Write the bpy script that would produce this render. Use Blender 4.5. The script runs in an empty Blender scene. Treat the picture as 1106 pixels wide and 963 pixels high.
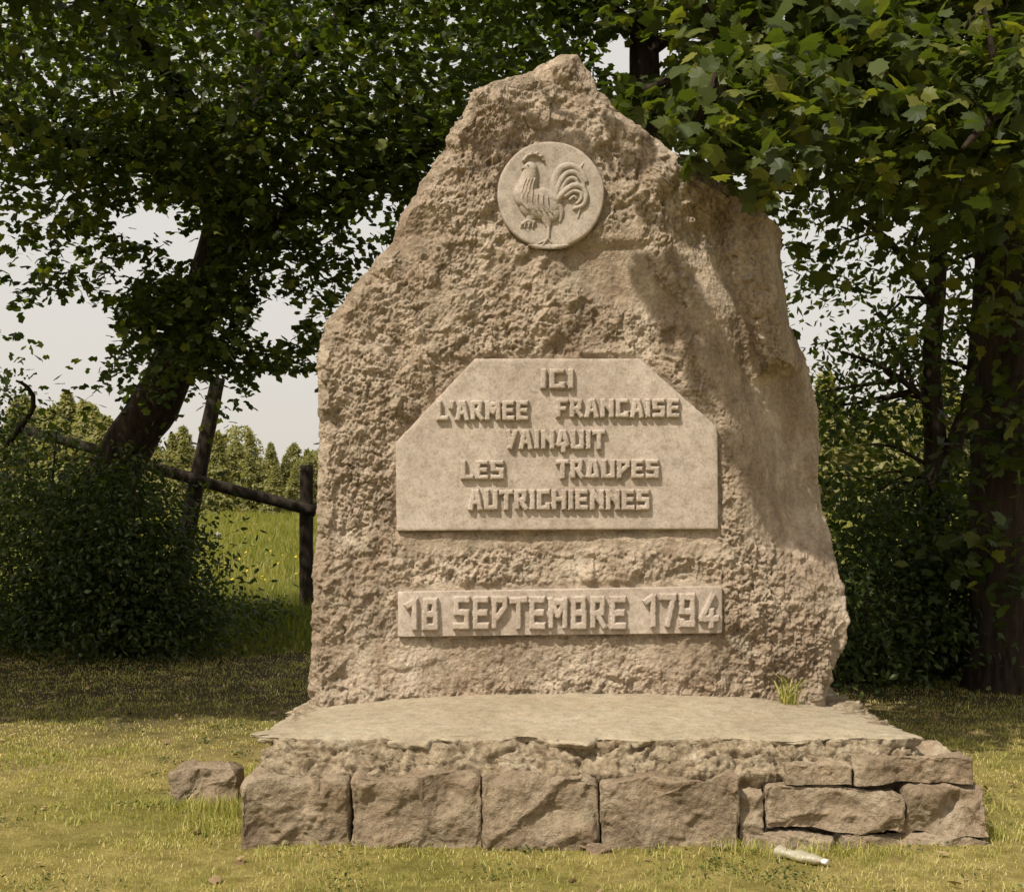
import bpy, math, random
import numpy as np
from mathutils import Vector

S = bpy.context.scene
COL = S.collection
random.seed(7)
RNG = np.random.default_rng(11)
R = math.radians

# ------------------------------------------------------------------ camera
CAM_H, CAM_Y, F = 1.30, -6.0, 1440.0
cam_d = bpy.data.cameras.new('camera'); cam = bpy.data.objects.new('camera', cam_d); COL.objects.link(cam)
cam.location = (0, CAM_Y, CAM_H); cam.rotation_euler = (R(90), 0, 0)
cam_d.sensor_width = 36.0; cam_d.lens = 36.0 * F / 1106.0; cam_d.shift_y = 58.5 / 1106.0
cam_d.clip_end = 3000.0; cam_d.clip_start = 0.05
S.camera = cam

# ------------------------------------------------------------------ light
SUN_TRAVEL = Vector((0.40, 0.47, -0.78)).normalized()
elev = math.asin(-SUN_TRAVEL.z)
to_sun = -SUN_TRAVEL
w = bpy.data.worlds.new('World'); S.world = w; w.use_nodes = True
nt = w.node_tree; bg = nt.nodes['Background']
sky = nt.nodes.new('ShaderNodeTexSky'); sky.sky_type = 'NISHITA'; sky.sun_disc = False
sky.sun_elevation = elev; sky.sun_rotation = math.atan2(to_sun.x, to_sun.y)
sky.air_density = 1.0; sky.dust_density = 6.0; sky.ozone_density = 0.6
veil = nt.nodes.new('ShaderNodeMix'); veil.data_type = 'RGBA'; veil.blend_type = 'MIX'
veil.inputs[0].default_value = 0.75; veil.inputs[7].default_value = (7.2, 6.75, 6.1, 1)     # thin warm cloud veil over the whole sky
nt.links.new(sky.outputs[0], veil.inputs[6]); nt.links.new(veil.outputs[2], bg.inputs[0])
bg.inputs[1].default_value = 0.10
sl = bpy.data.lights.new('sun', 'SUN'); sun = bpy.data.objects.new('sun', sl); COL.objects.link(sun)
sl.energy = 4.0; sl.angle = R(0.6); sl.color = (1.0, 0.92, 0.81)
sun.rotation_euler = SUN_TRAVEL.to_track_quat('-Z', 'Y').to_euler()
S.view_settings.view_transform = 'Standard'; S.view_settings.look = 'None'
S.view_settings.exposure = 0.35; S.view_settings.gamma = 1.0; S.view_settings.use_curve_mapping = False
S.render.engine = 'CYCLES'
S.cycles.max_bounces = 6; S.cycles.diffuse_bounces = 3; S.cycles.transparent_max_bounces = 6
S.cycles.use_adaptive_sampling = True

def P(px, py, d):
    """the world point seen at a photo position, at depth d metres from the camera (design help)"""
    return ((px - 553.0) / F * d, CAM_Y + d, CAM_H - (py - 540.0) / F * d)

# ------------------------------------------------------------------ helpers
def tag(o, label=None, cat=None, group=None, kind=None):
    if label: o['label'] = label
    if cat: o['category'] = cat
    if group: o['group'] = group
    if kind: o['kind'] = kind
    return o

def empty(name, loc=(0, 0, 0)):
    o = bpy.data.objects.new(name, None); o.location = loc; o.empty_display_size = 0.2
    COL.objects.link(o); return o

def mesh(name, v, faces, mat, parent=None, smooth=True, attrs=None, mats=None, fmat=None):
    """faces: (n,k) array or list of such arrays / lists"""
    me = bpy.data.meshes.new(name)
    v = np.asarray(v, dtype=np.float32)
    if parent is not None and parent.parent is None:
        off = np.array(parent.location, dtype=np.float32)
    elif parent is not None:
        off = np.array(parent.parent.location, dtype=np.float32) + np.array(parent.location, dtype=np.float32)
    else:
        off = np.zeros(3, dtype=np.float32)
    v = v - off
    fl = faces if isinstance(faces, list) else [faces]
    loops, starts, tot = [], [], 0
    for f in fl:
        f = np.asarray(f, dtype=np.int32)
        if f.ndim == 1: f = f[None, :]
        if f.size == 0: continue
        loops.append(f.ravel()); starts.append(tot + np.arange(len(f), dtype=np.int32) * f.shape[1]); tot += f.size
    loops = np.concatenate(loops); starts = np.concatenate(starts)
    me.vertices.add(len(v)); me.vertices.foreach_set('co', v.ravel())
    me.loops.add(len(loops)); me.loops.foreach_set('vertex_index', loops)
    me.polygons.add(len(starts)); me.polygons.foreach_set('loop_start', starts)
    me.update(calc_edges=True)
    me.polygons.foreach_set('use_smooth', np.full(len(starts), smooth, dtype=bool))
    for m in (mats or [mat]): me.materials.append(m)
    if fmat is not None: me.polygons.foreach_set('material_index', np.asarray(fmat, dtype=np.int32))
    for an, av in (attrs or {}).items():
        a = me.attributes.new(an, 'FLOAT', 'POINT'); a.data.foreach_set('value', np.asarray(av, dtype=np.float32))
    me.validate()
    o = bpy.data.objects.new(name, me); COL.objects.link(o)
    if parent is not None: o.parent = parent
    return o

# vectorised gradient noise and cell noise
PERM = np.random.default_rng(3).permutation(256).astype(np.int64); PERM = np.concatenate([PERM, PERM, PERM])
G3 = np.random.default_rng(5).normal(size=(256, 3)); G3 /= np.linalg.norm(G3, axis=1)[:, None]
RV = np.random.default_rng(6).random((256, 7))
def hsh(i): return PERM[PERM[PERM[i[..., 0] & 255] + (i[..., 1] & 255)] + (i[..., 2] & 255)]
def perlin(p):
    p = np.asarray(p, dtype=np.float64); i = np.floor(p).astype(np.int64); f = p - i
    u = f * f * f * (f * (f * 6 - 15) + 10); out = 0
    for dx in (0, 1):
        wx = u[..., 0] if dx else 1 - u[..., 0]
        for dy in (0, 1):
            wy = u[..., 1] if dy else 1 - u[..., 1]
            for dz in (0, 1):
                wz = u[..., 2] if dz else 1 - u[..., 2]
                g = G3[hsh(i + np.array([dx, dy, dz]))]
                out = out + wx * wy * wz * (g * (f - np.array([dx, dy, dz]))).sum(-1)
    return out * 1.5
def fbm(p, oct=4, gain=0.5):
    a, s, fr = 1.0, 0, 1.0
    for k in range(oct): s = s + a * perlin(p * fr + 17.3 * k); a *= gain; fr *= 2.03
    return s
def cells(p):
    """nearest cell: distance F1, F2-F1, id, offset vector"""
    p = np.asarray(p, dtype=np.float64); i = np.floor(p).astype(np.int64)
    b1 = np.full(p.shape[:-1], 9.0); b2 = b1.copy(); bid = np.zeros(p.shape[:-1], dtype=np.int64); bo = np.zeros_like(p)
    for dx in (-1, 0, 1):
        for dy in (-1, 0, 1):
            for dz in (-1, 0, 1):
                c = i + np.array([dx, dy, dz]); h = hsh(c); o = p - (c + RV[h][..., :3]); d = np.sqrt((o * o).sum(-1))
                m = d < b1
                b2 = np.where(m, b1, np.minimum(b2, d)); bid = np.where(m, h, bid); bo = np.where(m[..., None], o, bo); b1 = np.where(m, d, b1)
    return b1, b2 - b1, bid, bo
def facets(p, tilt=0.6):
    """chipped stone: every cell a little plane of its own"""
    d, e, i, o = cells(p)
    h = (RV[i][..., 3] - 0.5) + tilt * ((RV[i][..., 4:7] - 0.5) * o).sum(-1) * 2
    return h * np.clip(e * 3.5, 0.25, 1)

def crag(p, tilt=0.7, k=0.5):
    """broken stone: flat faces that meet in sharp ridges (the highest of the planes near each point)"""
    p = np.asarray(p, dtype=np.float64); i = np.floor(p).astype(np.int64); best = np.full(p.shape[:-1], -9.0)
    for dx in (-1, 0, 1):
        for dy in (-1, 0, 1):
            for dz in (-1, 0, 1):
                c = i + np.array([dx, dy, dz]); h = hsh(c); o = p - (c + RV[h][..., :3])
                best = np.maximum(best, 0.6 * RV[h][..., 3] + tilt * 2 * ((RV[h][..., 4:7] - 0.5) * o).sum(-1) - k * (o * o).sum(-1))
    return best - best.mean()

def ring_normals(V):
    du = np.roll(V, -1, 1) - np.roll(V, 1, 1)
    dv = np.empty_like(V); dv[1:-1] = V[2:] - V[:-2]; dv[0] = V[1] - V[0]; dv[-1] = V[-1] - V[-2]
    n = np.cross(du, dv); return n / (np.linalg.norm(n, axis=-1)[..., None] + 1e-9)
def ring_faces(nr, n, cap_top=True, cap_bottom=False):
    a = np.arange(nr - 1)[:, None] * n; j = np.arange(n)[None, :]; j2 = (j + 1) % n
    q = np.stack([a + j, a + j2, a + n + j2, a + n + j], -1).reshape(-1, 4)
    out = [q]
    if cap_top: out.append(np.arange(n) + (nr - 1) * n)
    if cap_bottom: out.append(np.arange(n)[::-1])
    return out
def grid_faces(nr, n):
    a = np.arange(nr - 1)[:, None] * n; j = np.arange(n - 1)[None, :]
    return np.stack([a + j, a + j + 1, a + n + j + 1, a + n + j], -1).reshape(-1, 4)
def sstep(a, b, x):
    t = np.clip((x - a) / (b - a), 0, 1); return t * t * (3 - 2 * t)

# ------------------------------------------------------------------ materials
def mat_base(name, rough=0.85, spec=0.3):
    m = bpy.data.materials.new(name); m.use_nodes = True; t = m.node_tree; b = t.nodes['Principled BSDF']
    b.inputs['Roughness'].default_value = rough; b.inputs['Specular IOR Level'].default_value = spec
    return m, t, b
def noise_node(t, scale, detail=6, rough=0.6, vec=None):
    n = t.nodes.new('ShaderNodeTexNoise'); n.inputs['Scale'].default_value = scale; n.inputs['Detail'].default_value = detail
    n.inputs['Roughness'].default_value = rough
    if vec: t.links.new(vec, n.inputs['Vector'])
    return n
def ramp(t, fac, stops):
    r = t.nodes.new('ShaderNodeValToRGB'); e = r.color_ramp.elements
    while len(e) < len(stops): e.new(0.5)
    for el, (p, c) in zip(e, stops): el.position = p; el.color = (*c, 1)
    t.links.new(fac, r.inputs[0]); return r
def mixc(t, fac, a, b, mode='MIX'):
    m = t.nodes.new('ShaderNodeMix'); m.data_type = 'RGBA'; m.blend_type = mode
    for s, v in ((0, fac), (6, a), (7, b)):
        if isinstance(v, (int, float)): m.inputs[s].default_value = v
        elif isinstance(v, tuple): m.inputs[s].default_value = (*v, 1)
        else: t.links.new(v, m.inputs[s])
    return m.outputs[2]
def geo_pos(t):
    return t.nodes.new('ShaderNodeNewGeometry').outputs['Position']
def bump(t, b, height, strength, dist):
    n = t.nodes.new('ShaderNodeBump'); n.inputs['Strength'].default_value = strength; n.inputs['Distance'].default_value = dist
    t.links.new(height, n.inputs['Height']); t.links.new(n.outputs[0], b.inputs['Normal'])

def stone_mat(name, dark, mid, pale, blotch=2.2, fine=60, bstr=0.6, bdist=0.006, lichen=0.35, lich_col=(0.42, 0.38, 0.26), pebble=0, vary=0, streak=0, huev=0.35):
    m, t, b = mat_base(name, 0.9, 0.2); p = geo_pos(t)
    n1 = noise_node(t, blotch, 8, 0.62, p); n2 = noise_node(t, fine * 0.25, 6, 0.6, p); n3 = noise_node(t, fine, 4, 0.7, p)
    c = ramp(t, n1.outputs[0], [(0.3, dark), (0.5, mid), (0.72, pale)]).outputs[0]
    s = ramp(t, n2.outputs[0], [(0.32, (0.72, 0.70, 0.67)), (0.6, (1.05, 1.05, 1.05))]).outputs[0]
    c = mixc(t, 0.8, c, s, 'MULTIPLY')
    gr = ramp(t, n3.outputs[0], [(0.34, (0.74, 0.73, 0.72)), (0.5, (1.0, 1.0, 1.0)), (0.66, (1.12, 1.12, 1.12))]).outputs[0]
    c = mixc(t, 0.75, c, gr, 'MULTIPLY')
    n8 = noise_node(t, fine * 4, 3, 0.8, p); sp = ramp(t, n8.outputs[0], [(0.33, (0.6, 0.58, 0.56)), (0.42, (1.0, 1.0, 1.0))]).outputs[0]
    c = mixc(t, 0.6, c, sp, 'MULTIPLY')
    n6 = noise_node(t, 7.5, 8, 0.7, p)
    hue = ramp(t, n6.outputs[0], [(0.36, (0.86, 0.90, 0.94)), (0.5, (1.0, 1.0, 1.0)), (0.64, (1.10, 1.0, 0.95))]).outputs[0]
    c = mixc(t, huev, c, hue, 'MULTIPLY')
    oi = t.nodes.new('ShaderNodeObjectInfo')
    rv = ramp(t, oi.outputs['Random'], [(0.0, (0.88, 0.86, 0.84)), (0.5, (1.0, 1.0, 1.0)), (1.0, (1.12, 1.10, 1.08))]).outputs[0]
    if vary: c = mixc(t, 1.0, c, rv, 'MULTIPLY')
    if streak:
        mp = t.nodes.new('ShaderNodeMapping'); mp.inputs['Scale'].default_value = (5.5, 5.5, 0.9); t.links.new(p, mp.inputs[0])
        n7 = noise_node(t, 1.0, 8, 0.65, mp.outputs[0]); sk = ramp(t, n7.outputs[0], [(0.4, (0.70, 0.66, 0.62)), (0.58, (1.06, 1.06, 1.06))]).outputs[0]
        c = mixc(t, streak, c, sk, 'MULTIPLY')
    n4 = noise_node(t, 5.5, 9, 0.7, p)
    l = ramp(t, n4.outputs[0], [(0.56, (0, 0, 0)), (0.66, (1, 1, 1))]).outputs[0]
    ml = t.nodes.new('ShaderNodeMath'); ml.operation = 'MULTIPLY'; ml.inputs[1].default_value = lichen
    t.links.new(l, ml.inputs[0])
    c = mixc(t, ml.outputs[0], c, lich_col)
    t.links.new(c, b.inputs['Base Color'])
    ad = t.nodes.new('ShaderNodeMath'); ad.operation = 'ADD'; t.links.new(n2.outputs[0], ad.inputs[0]); t.links.new(n3.outputs[0], ad.inputs[1])
    n5 = noise_node(t, fine * 3.2, 3, 0.7, p); a2 = t.nodes.new('ShaderNodeMath'); a2.operation = 'MULTIPLY_ADD'; a2.inputs[1].default_value = 0.5
    t.links.new(n5.outputs[0], a2.inputs[0]); t.links.new(ad.outputs[0], a2.inputs[2]); hgt = a2.outputs[0]
    if pebble:
        vo = t.nodes.new('ShaderNodeTexVoronoi'); vo.inputs['Scale'].default_value = pebble; t.links.new(p, vo.inputs['Vector'])
        sv = t.nodes.new('ShaderNodeSeparateColor'); t.links.new(vo.outputs['Color'], sv.inputs[0])
        pc = ramp(t, sv.outputs[0], [(0.0, (0.72, 0.70, 0.66)), (0.5, (0.97, 0.97, 0.97)), (1.0, (1.15, 1.15, 1.15))]).outputs[0]
        gap = ramp(t, vo.outputs['Distance'], [(0.35, (1, 1, 1)), (0.8, (0.62, 0.56, 0.5))]).outputs[0]
        c = mixc(t, 0.6, c, pc, 'MULTIPLY'); c = mixc(t, 0.6, c, gap, 'MULTIPLY'); t.links.new(c, b.inputs['Base Color'])
        sb = t.nodes.new('ShaderNodeMath'); sb.operation = 'SUBTRACT'; t.links.new(hgt, sb.inputs[0]); t.links.new(vo.outputs['Distance'], sb.inputs[1]); hgt = sb.outputs[0]
    bump(t, b, hgt, bstr, bdist)
    return m
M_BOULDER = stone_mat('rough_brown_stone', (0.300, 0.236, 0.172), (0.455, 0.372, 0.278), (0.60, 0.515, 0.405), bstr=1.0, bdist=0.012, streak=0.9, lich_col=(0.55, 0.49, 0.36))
M_PLAQUE = stone_mat('dressed_stone', (0.39, 0.325, 0.262), (0.43, 0.365, 0.30), (0.475, 0.41, 0.345), 3.5, 90, 0.35, 0.002, 0.25, (0.40, 0.35, 0.25), streak=0.3, huev=0.15)
M_MEDAL = stone_mat('grey_cast_stone', (0.345, 0.292, 0.238), (0.385, 0.332, 0.275), (0.425, 0.372, 0.312), 5, 120, 0.3, 0.0015, 0.15)
M_BLOCK = stone_mat('quarried_block_stone', (0.19, 0.140, 0.092), (0.285, 0.222, 0.150), (0.38, 0.312, 0.225), 3.5, 50, 1.0, 0.010, 0.35, (0.40, 0.35, 0.24), vary=1)
M_SLAB = stone_mat('weathered_concrete', (0.29, 0.235, 0.160), (0.355, 0.30, 0.21), (0.41, 0.355, 0.26), 2.2, 80, 0.8, 0.004, 0.30, (0.42, 0.37, 0.25))
M_RUBBLE = stone_mat('crumbling_aggregate', (0.27, 0.205, 0.13), (0.42, 0.345, 0.235), (0.52, 0.445, 0.33), 12, 70, 1.0, 0.012, 0.3, pebble=34)

def leaf_mat(name, dark, mid, light, transl=0.4):
    m, t, b = mat_base(name, 0.5, 0.35)
    a = t.nodes.new('ShaderNodeAttribute'); a.attribute_name = 'tint'
    c = ramp(t, a.outputs['Fac'], [(0.0, dark), (0.6, mid), (1.0, light)]).outputs[0]
    t.links.new(c, b.inputs['Base Color'])
    tr = t.nodes.new('ShaderNodeBsdfTranslucent')
    c2 = mixc(t, 1.0, c, (1.5, 1.6, 0.5), 'MULTIPLY'); t.links.new(c2, tr.inputs[0])
    mx = t.nodes.new('ShaderNodeMixShader'); mx.inputs[0].default_value = transl
    t.links.new(b.outputs[0], mx.inputs[1]); t.links.new(tr.outputs[0], mx.inputs[2])
    t.links.new(mx.outputs[0], t.nodes['Material Output'].inputs[0])
    return m
M_LEAF = leaf_mat('tree_leaves', (0.032, 0.050, 0.010), (0.064, 0.092, 0.017), (0.16, 0.18, 0.034), 0.48)
M_MAPLE = leaf_mat('maple_leaves', (0.036, 0.054, 0.012), (0.072, 0.096, 0.020), (0.18, 0.185, 0.036), 0.45)
M_BUSH = leaf_mat('shrub_leaves', (0.028, 0.045, 0.010), (0.05, 0.076, 0.016), (0.12, 0.14, 0.032))
M_CONIF = leaf_mat('conifer_needles', (0.14, 0.15, 0.055), (0.25, 0.24, 0.09), (0.36, 0.32, 0.13), 0.4)
M_LAWN = leaf_mat('lawn_blades', (0.19, 0.22, 0.035), (0.48, 0.42, 0.14), (0.66, 0.55, 0.29), 0.3)
M_MEADOW = leaf_mat('meadow_blades', (0.10, 0.125, 0.022), (0.22, 0.22, 0.05), (0.36, 0.31, 0.10), 0.42)

def bark_mat(name, a_, b_):
    m, t, b = mat_base(name, 0.95, 0.15)
    tc = t.nodes.new('ShaderNodeTexCoord'); mp = t.nodes.new('ShaderNodeMapping'); mp.inputs['Scale'].default_value = (14, 14, 2.2)
    t.links.new(tc.outputs['Object'], mp.inputs[0]); n = noise_node(t, 1.5, 8, 0.65, mp.outputs[0])
    c = ramp(t, n.outputs[0], [(0.35, a_), (0.65, b_)]).outputs[0]; t.links.new(c, b.inputs['Base Color'])
    bump(t, b, n.outputs[0], 0.9, 0.03); return m
M_BARK = bark_mat('dark_bark', (0.018, 0.013, 0.009), (0.055, 0.041, 0.028))
M_WOOD = bark_mat('weathered_fence_wood', (0.022, 0.017, 0.012), (0.06, 0.047, 0.034))

# ------------------------------------------------------------------ the setting: ground
def ground_z(x, y):
    x = np.asarray(x, float); y = np.asarray(y, float)
    z = 0.0135 * np.clip(y - 12, 0, 120)
    z = z + 0.03 * perlin(np.stack([x * 0.5, y * 0.5, 0 * x], -1)) * sstep(0.5, 3, np.abs(y) + np.abs(x) * 0.4)
    z = z + 0.012 * perlin(np.stack([x * 2.2, y * 2.2, 0 * x + 5], -1))
    return z
def make_ground():
    def axis(fine, step, far):
        a = np.arange(-fine, fine + 1e-6, step); out = []; s, v = step, fine
        while v < far: s *= 1.25; v += s; out.append(v)
        out = np.array(out); return np.concatenate([-out[::-1], a, out])
    ax, ay = axis(8, 0.10, 1500), axis(9, 0.10, 1500)
    X, Y = np.meshgrid(ax, ay); Z = ground_z(X, Y)
    m, t, b = mat_base('lawn_soil', 0.95, 0.1); p = geo_pos(t)
    n1 = noise_node(t, 0.9, 8, 0.6, p); n2 = noise_node(t, 9, 8, 0.7, p); n3 = noise_node(t, 140, 4, 0.7, p)
    c = ramp(t, n1.outputs[0], [(0.32, (0.20, 0.19, 0.05)), (0.5, (0.32, 0.27, 0.10)), (0.68, (0.42, 0.34, 0.165))]).outputs[0]
    c2 = ramp(t, n2.outputs[0], [(0.36, (0.65, 0.62, 0.5)), (0.62, (1.15, 1.12, 1.05))]).outputs[0]
    c = mixc(t, 1.0, c, c2, 'MULTIPLY')
    c3 = ramp(t, n3.outputs[0], [(0.3, (0.5, 0.5, 0.45)), (0.7, (1.3, 1.3, 1.25))]).outputs[0]
    c = mixc(t, 0.8, c, c3, 'MULTIPLY')
    # bare leaf-littered earth under the trees, coloured darker to deepen their shade
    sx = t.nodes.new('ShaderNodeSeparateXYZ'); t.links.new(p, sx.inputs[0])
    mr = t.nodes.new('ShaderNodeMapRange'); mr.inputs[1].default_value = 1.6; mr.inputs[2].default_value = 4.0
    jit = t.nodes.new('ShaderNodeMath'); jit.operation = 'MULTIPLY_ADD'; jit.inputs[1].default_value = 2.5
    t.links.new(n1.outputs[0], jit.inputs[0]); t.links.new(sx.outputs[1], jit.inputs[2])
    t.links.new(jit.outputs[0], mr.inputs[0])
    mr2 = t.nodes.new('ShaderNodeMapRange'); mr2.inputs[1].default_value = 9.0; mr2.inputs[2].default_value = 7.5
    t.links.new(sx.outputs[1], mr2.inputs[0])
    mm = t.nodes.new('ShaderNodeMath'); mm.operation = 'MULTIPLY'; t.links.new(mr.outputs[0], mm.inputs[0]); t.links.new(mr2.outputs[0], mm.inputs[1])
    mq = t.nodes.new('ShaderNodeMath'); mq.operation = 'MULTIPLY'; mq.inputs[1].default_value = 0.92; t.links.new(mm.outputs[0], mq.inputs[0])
    shade_dirt = ramp(t, n2.outputs[0], [(0.3, (0.035, 0.026, 0.014)), (0.7, (0.10, 0.078, 0.04))]).outputs[0]
    c = mixc(t, mq.outputs[0], c, shade_dirt)
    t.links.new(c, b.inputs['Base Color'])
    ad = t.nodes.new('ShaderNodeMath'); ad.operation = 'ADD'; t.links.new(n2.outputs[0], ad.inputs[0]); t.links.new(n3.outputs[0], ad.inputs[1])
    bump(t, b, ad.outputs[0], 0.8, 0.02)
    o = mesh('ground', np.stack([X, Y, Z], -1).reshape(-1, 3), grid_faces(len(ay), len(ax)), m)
    tag(o, kind='structure')
make_ground()

# ------------------------------------------------------------------ the monument: rough boulder
SC = F / 6.0
def bx(px): return (px - 553.0) / SC
def bz(py): return CAM_H - (py - 540.0) / SC
LEFT = [(338, 800), (337, 768), (334, 735), (338, 650), (340, 580), (345, 480), (344, 440), (343, 372), (350, 350), (368, 330), (385, 307),
        (408, 280), (425, 262), (430, 235), (445, 215), (465, 185), (480, 160), (492, 132), (505, 112), (512, 96), (530, 92),
        (560, 83), (588, 68), (604, 60), (612, 57)]
RIGHT = [(886, 800), (890, 757), (900, 725), (912, 700), (917, 670), (912, 640), (900, 600), (892, 560), (884, 520), (880, 480), (876, 440),
         (868, 410), (860, 380), (850, 350), (841, 320), (833, 290), (829, 262), (829, 243), (832, 233), (824, 228), (800, 212), (770, 193),
         (745, 178), (722, 160), (700, 142), (680, 128), (660, 113), (647, 98), (634, 76), (622, 57)]
BACKOFF = [(800, 0.02), (600, 0.0), (480, 0.03), (430, 0.055), (330, 0.085), (300, 0.105), (240, 0.125), (233, 0.115), (227, 0.03), (222, 0.0), (60, 0.0)]
def poly_dist(px, py, pts):
    d = np.full(px.shape, 1e9)
    for (x0, y0), (x1, y1) in zip(pts, pts[1:]):
        L = (x1 - x0) ** 2 + (y1 - y0) ** 2 + 1e-9
        t = np.clip(((px - x0) * (x1 - x0) + (py - y0) * (y1 - y0)) / L, 0, 1)
        d = np.minimum(d, np.hypot(px - x0 - t * (x1 - x0), py - y0 - t * (y1 - y0)))
    return d
def inside(px, py, pts):
    r = np.zeros(px.shape, bool); n = len(pts)
    for k in range(n):
        (x0, y0), (x1, y1) = pts[k], pts[(k + 1) % n]
        if y0 == y1: continue
        c = ((y0 > py) != (y1 > py)) & (px < (x1 - x0) * (py - y0) / (y1 - y0) + x0); r ^= c
    return r
def soft_poly(px, py, pts, w):
    d = poly_dist(px, py, pts + pts[:1]); s = np.where(inside(px, py, pts), -d, d); return 1 - sstep(-w, w, s)
def boulder():
    NR, NF, NS, NB = 680, 600, 44, 50
    py_rows = np.linspace(800, 59, NR)
    lp = np.array(LEFT)[::-1]; rp = np.array(RIGHT)[::-1]
    xl = np.interp(py_rows, lp[:, 1], lp[:, 0]); xr = np.interp(py_rows, rp[:, 1], rp[:, 0])
    bo = np.interp(py_rows, [b[0] for b in BACKOFF][::-1], [b[1] for b in BACKOFF][::-1])
    xl, xr = bx(xl), bx(xr); z = bz(py_rows)
    top = sstep(0.0, 0.5, bz(59) - z)
    th = 0.18 + 0.42 * top
    th = np.minimum(th, 0.12 + 0.9 * (xr - xl))
    u = np.linspace(0, 1, NF); u = u + 0.012 * np.sin(2 * np.pi * u) * -1
    V = np.zeros((NR, NF + NS + NB + NS, 3))
    V[:, :NF, 0] = xl[:, None] + (xr - xl)[:, None] * u[None]
    V[:, :NF, 2] = z[:, None]
    s = (np.arange(NS) + 1) / (NS + 1)
    V[:, NF:NF + NS, 0] = (xr[:, None] + bo[:, None] * (np.minimum(1, s * 1.7) * np.minimum(1, (1 - s) * 3.5))[None]); V[:, NF:NF + NS, 1] = th[:, None] * s[None]
    t = np.linspace(0, 1, NB)
    V[:, NF + NS:NF + NS + NB, 0] = xr[:, None] + (xl - xr)[:, None] * t[None]; V[:, NF + NS:NF + NS + NB, 1] = th[:, None]
    V[:, NF + NS + NB:, 0] = xl[:, None] + 0.0 * s[None]; V[:, NF + NS + NB:, 1] = th[:, None] * (1 - s)[None]
    V[:, :, 2] = z[:, None]
    X, Z = V[..., 0], V[..., 2]
    px, py = X * SC + 553, 540 - (Z - CAM_H) * SC
    front = np.zeros(V.shape[:2]); front[:, :NF] = 1
    # big planes of the front
    Y = np.zeros_like(X)
    fr = np.array([(700, 215), (745, 300), (762, 330), (770, 395), (790, 470), (800, 560)])
    xe = np.interp(py, fr[:, 1], fr[:, 0]); wgt = sstep(190, 270, py) * (1 - sstep(520, 640, py))
    ridge = soft_poly(px, py, [(795, 222), (845, 222), (850, 300), (856, 395), (822, 405), (806, 335), (788, 268)], 13)
    wgt = wgt * (1 - 0.85 * ridge)
    Y += wgt * 0.58 * np.clip(px - xe, 0, None) / SC
    Y += 0.20 * (1 - 0.8 * ridge) * sstep(0, 70, px - xe) * sstep(250, 300, py) * np.interp(py, [270, 470, 660], [0.0, 1.0, 0.0])
    Y += 0.10 * np.clip(px - (800 + 0.15 * (py - 560)), 0, None) / SC * sstep(520, 600, py)
    Y += 0.22 * np.clip(450 - px - 0.22 * np.clip(py - 300, 0, 999), 0, None) / SC * sstep(60, 180, 500 - py) * 0.8
    Y += 0.28 * np.clip(np.minimum(py - 212, 300 - py), 0, 50) / SC * soft_poly(px, py, [(425, 290), (430, 215), (472, 212), (480, 250), (462, 300)], 9)
    Y += 0.07 * np.clip(330 - py, 0, None) / SC                                   # leans back above
    Y += -0.035 * sstep(0.0, 0.5, (py - 560) / 200)
    lo = soft_poly(px, py, [(608, 265), (700, 262), (712, 300), (742, 330), (720, 345), (640, 318), (612, 300)], 8)
    Y += 0.035 * lo
    # edges break away
    de = np.minimum(X - xl[:, None], xr[:, None] - X)
    tp = [(p[0], p[1]) for p in LEFT[7:]] + [(p[0], p[1]) for p in RIGHT[::-1][:12]]
    de = np.minimum(de, poly_dist(px, py, tp) / SC)
    nz = perlin(np.stack([X * 6, 0 * X, Z * 6], -1))
    ch = 0.045 + 0.035 * nz + 0.02 * perlin(np.stack([X * 17, 0 * X, Z * 17], -1))
    ch = ch * (1 - 0.75 * ridge)
    Y += 1.1 * np.clip(ch - de, 0, None)
    rimw = 0.5 + 0.9 * np.abs(perlin(np.stack([X * 4 + 3, 0 * X, Z * 4], -1)) * 2)
    V[..., 1] += Y * front
    kk = 1 + V[:, :NF, 1] / 6.0
    V[:, :NF, 0] *= kk; V[:, :NF, 2] = CAM_H + (V[:, :NF, 2] - CAM_H) * kk
    V[:, NF:NF + NS, 0] *= kk[:, -1:]; V[:, NF:NF + NS, 2] = CAM_H + (V[:, NF:NF + NS, 2] - CAM_H) * kk[:, -1:]
    V[:, NF + NS + NB:, 0] *= kk[:, :1]; V[:, NF + NS + NB:, 2] = CAM_H + (V[:, NF + NS + NB:, 2] - CAM_H) * kk[:, :1]
    V[:, NF + NS:NF + NS + NB, 2] = CAM_H + (V[:, NF + NS:NF + NS + NB, 2] - CAM_H) * kk.mean(1)[:, None]
    yf0, yf1 = V[:, 0, 1].copy(), V[:, NF - 1, 1].copy()
    V[:, NF:NF + NS, 1] = yf1[:, None] + (np.maximum(th, yf1 + 0.08) - yf1)[:, None] * s[None]
    V[:, NF + NS + NB:, 1] = yf0[:, None] + (np.maximum(th, yf0 + 0.08) - yf0)[:, None] * (1 - s)[None]
    smooth = np.zeros_like(X)
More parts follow.
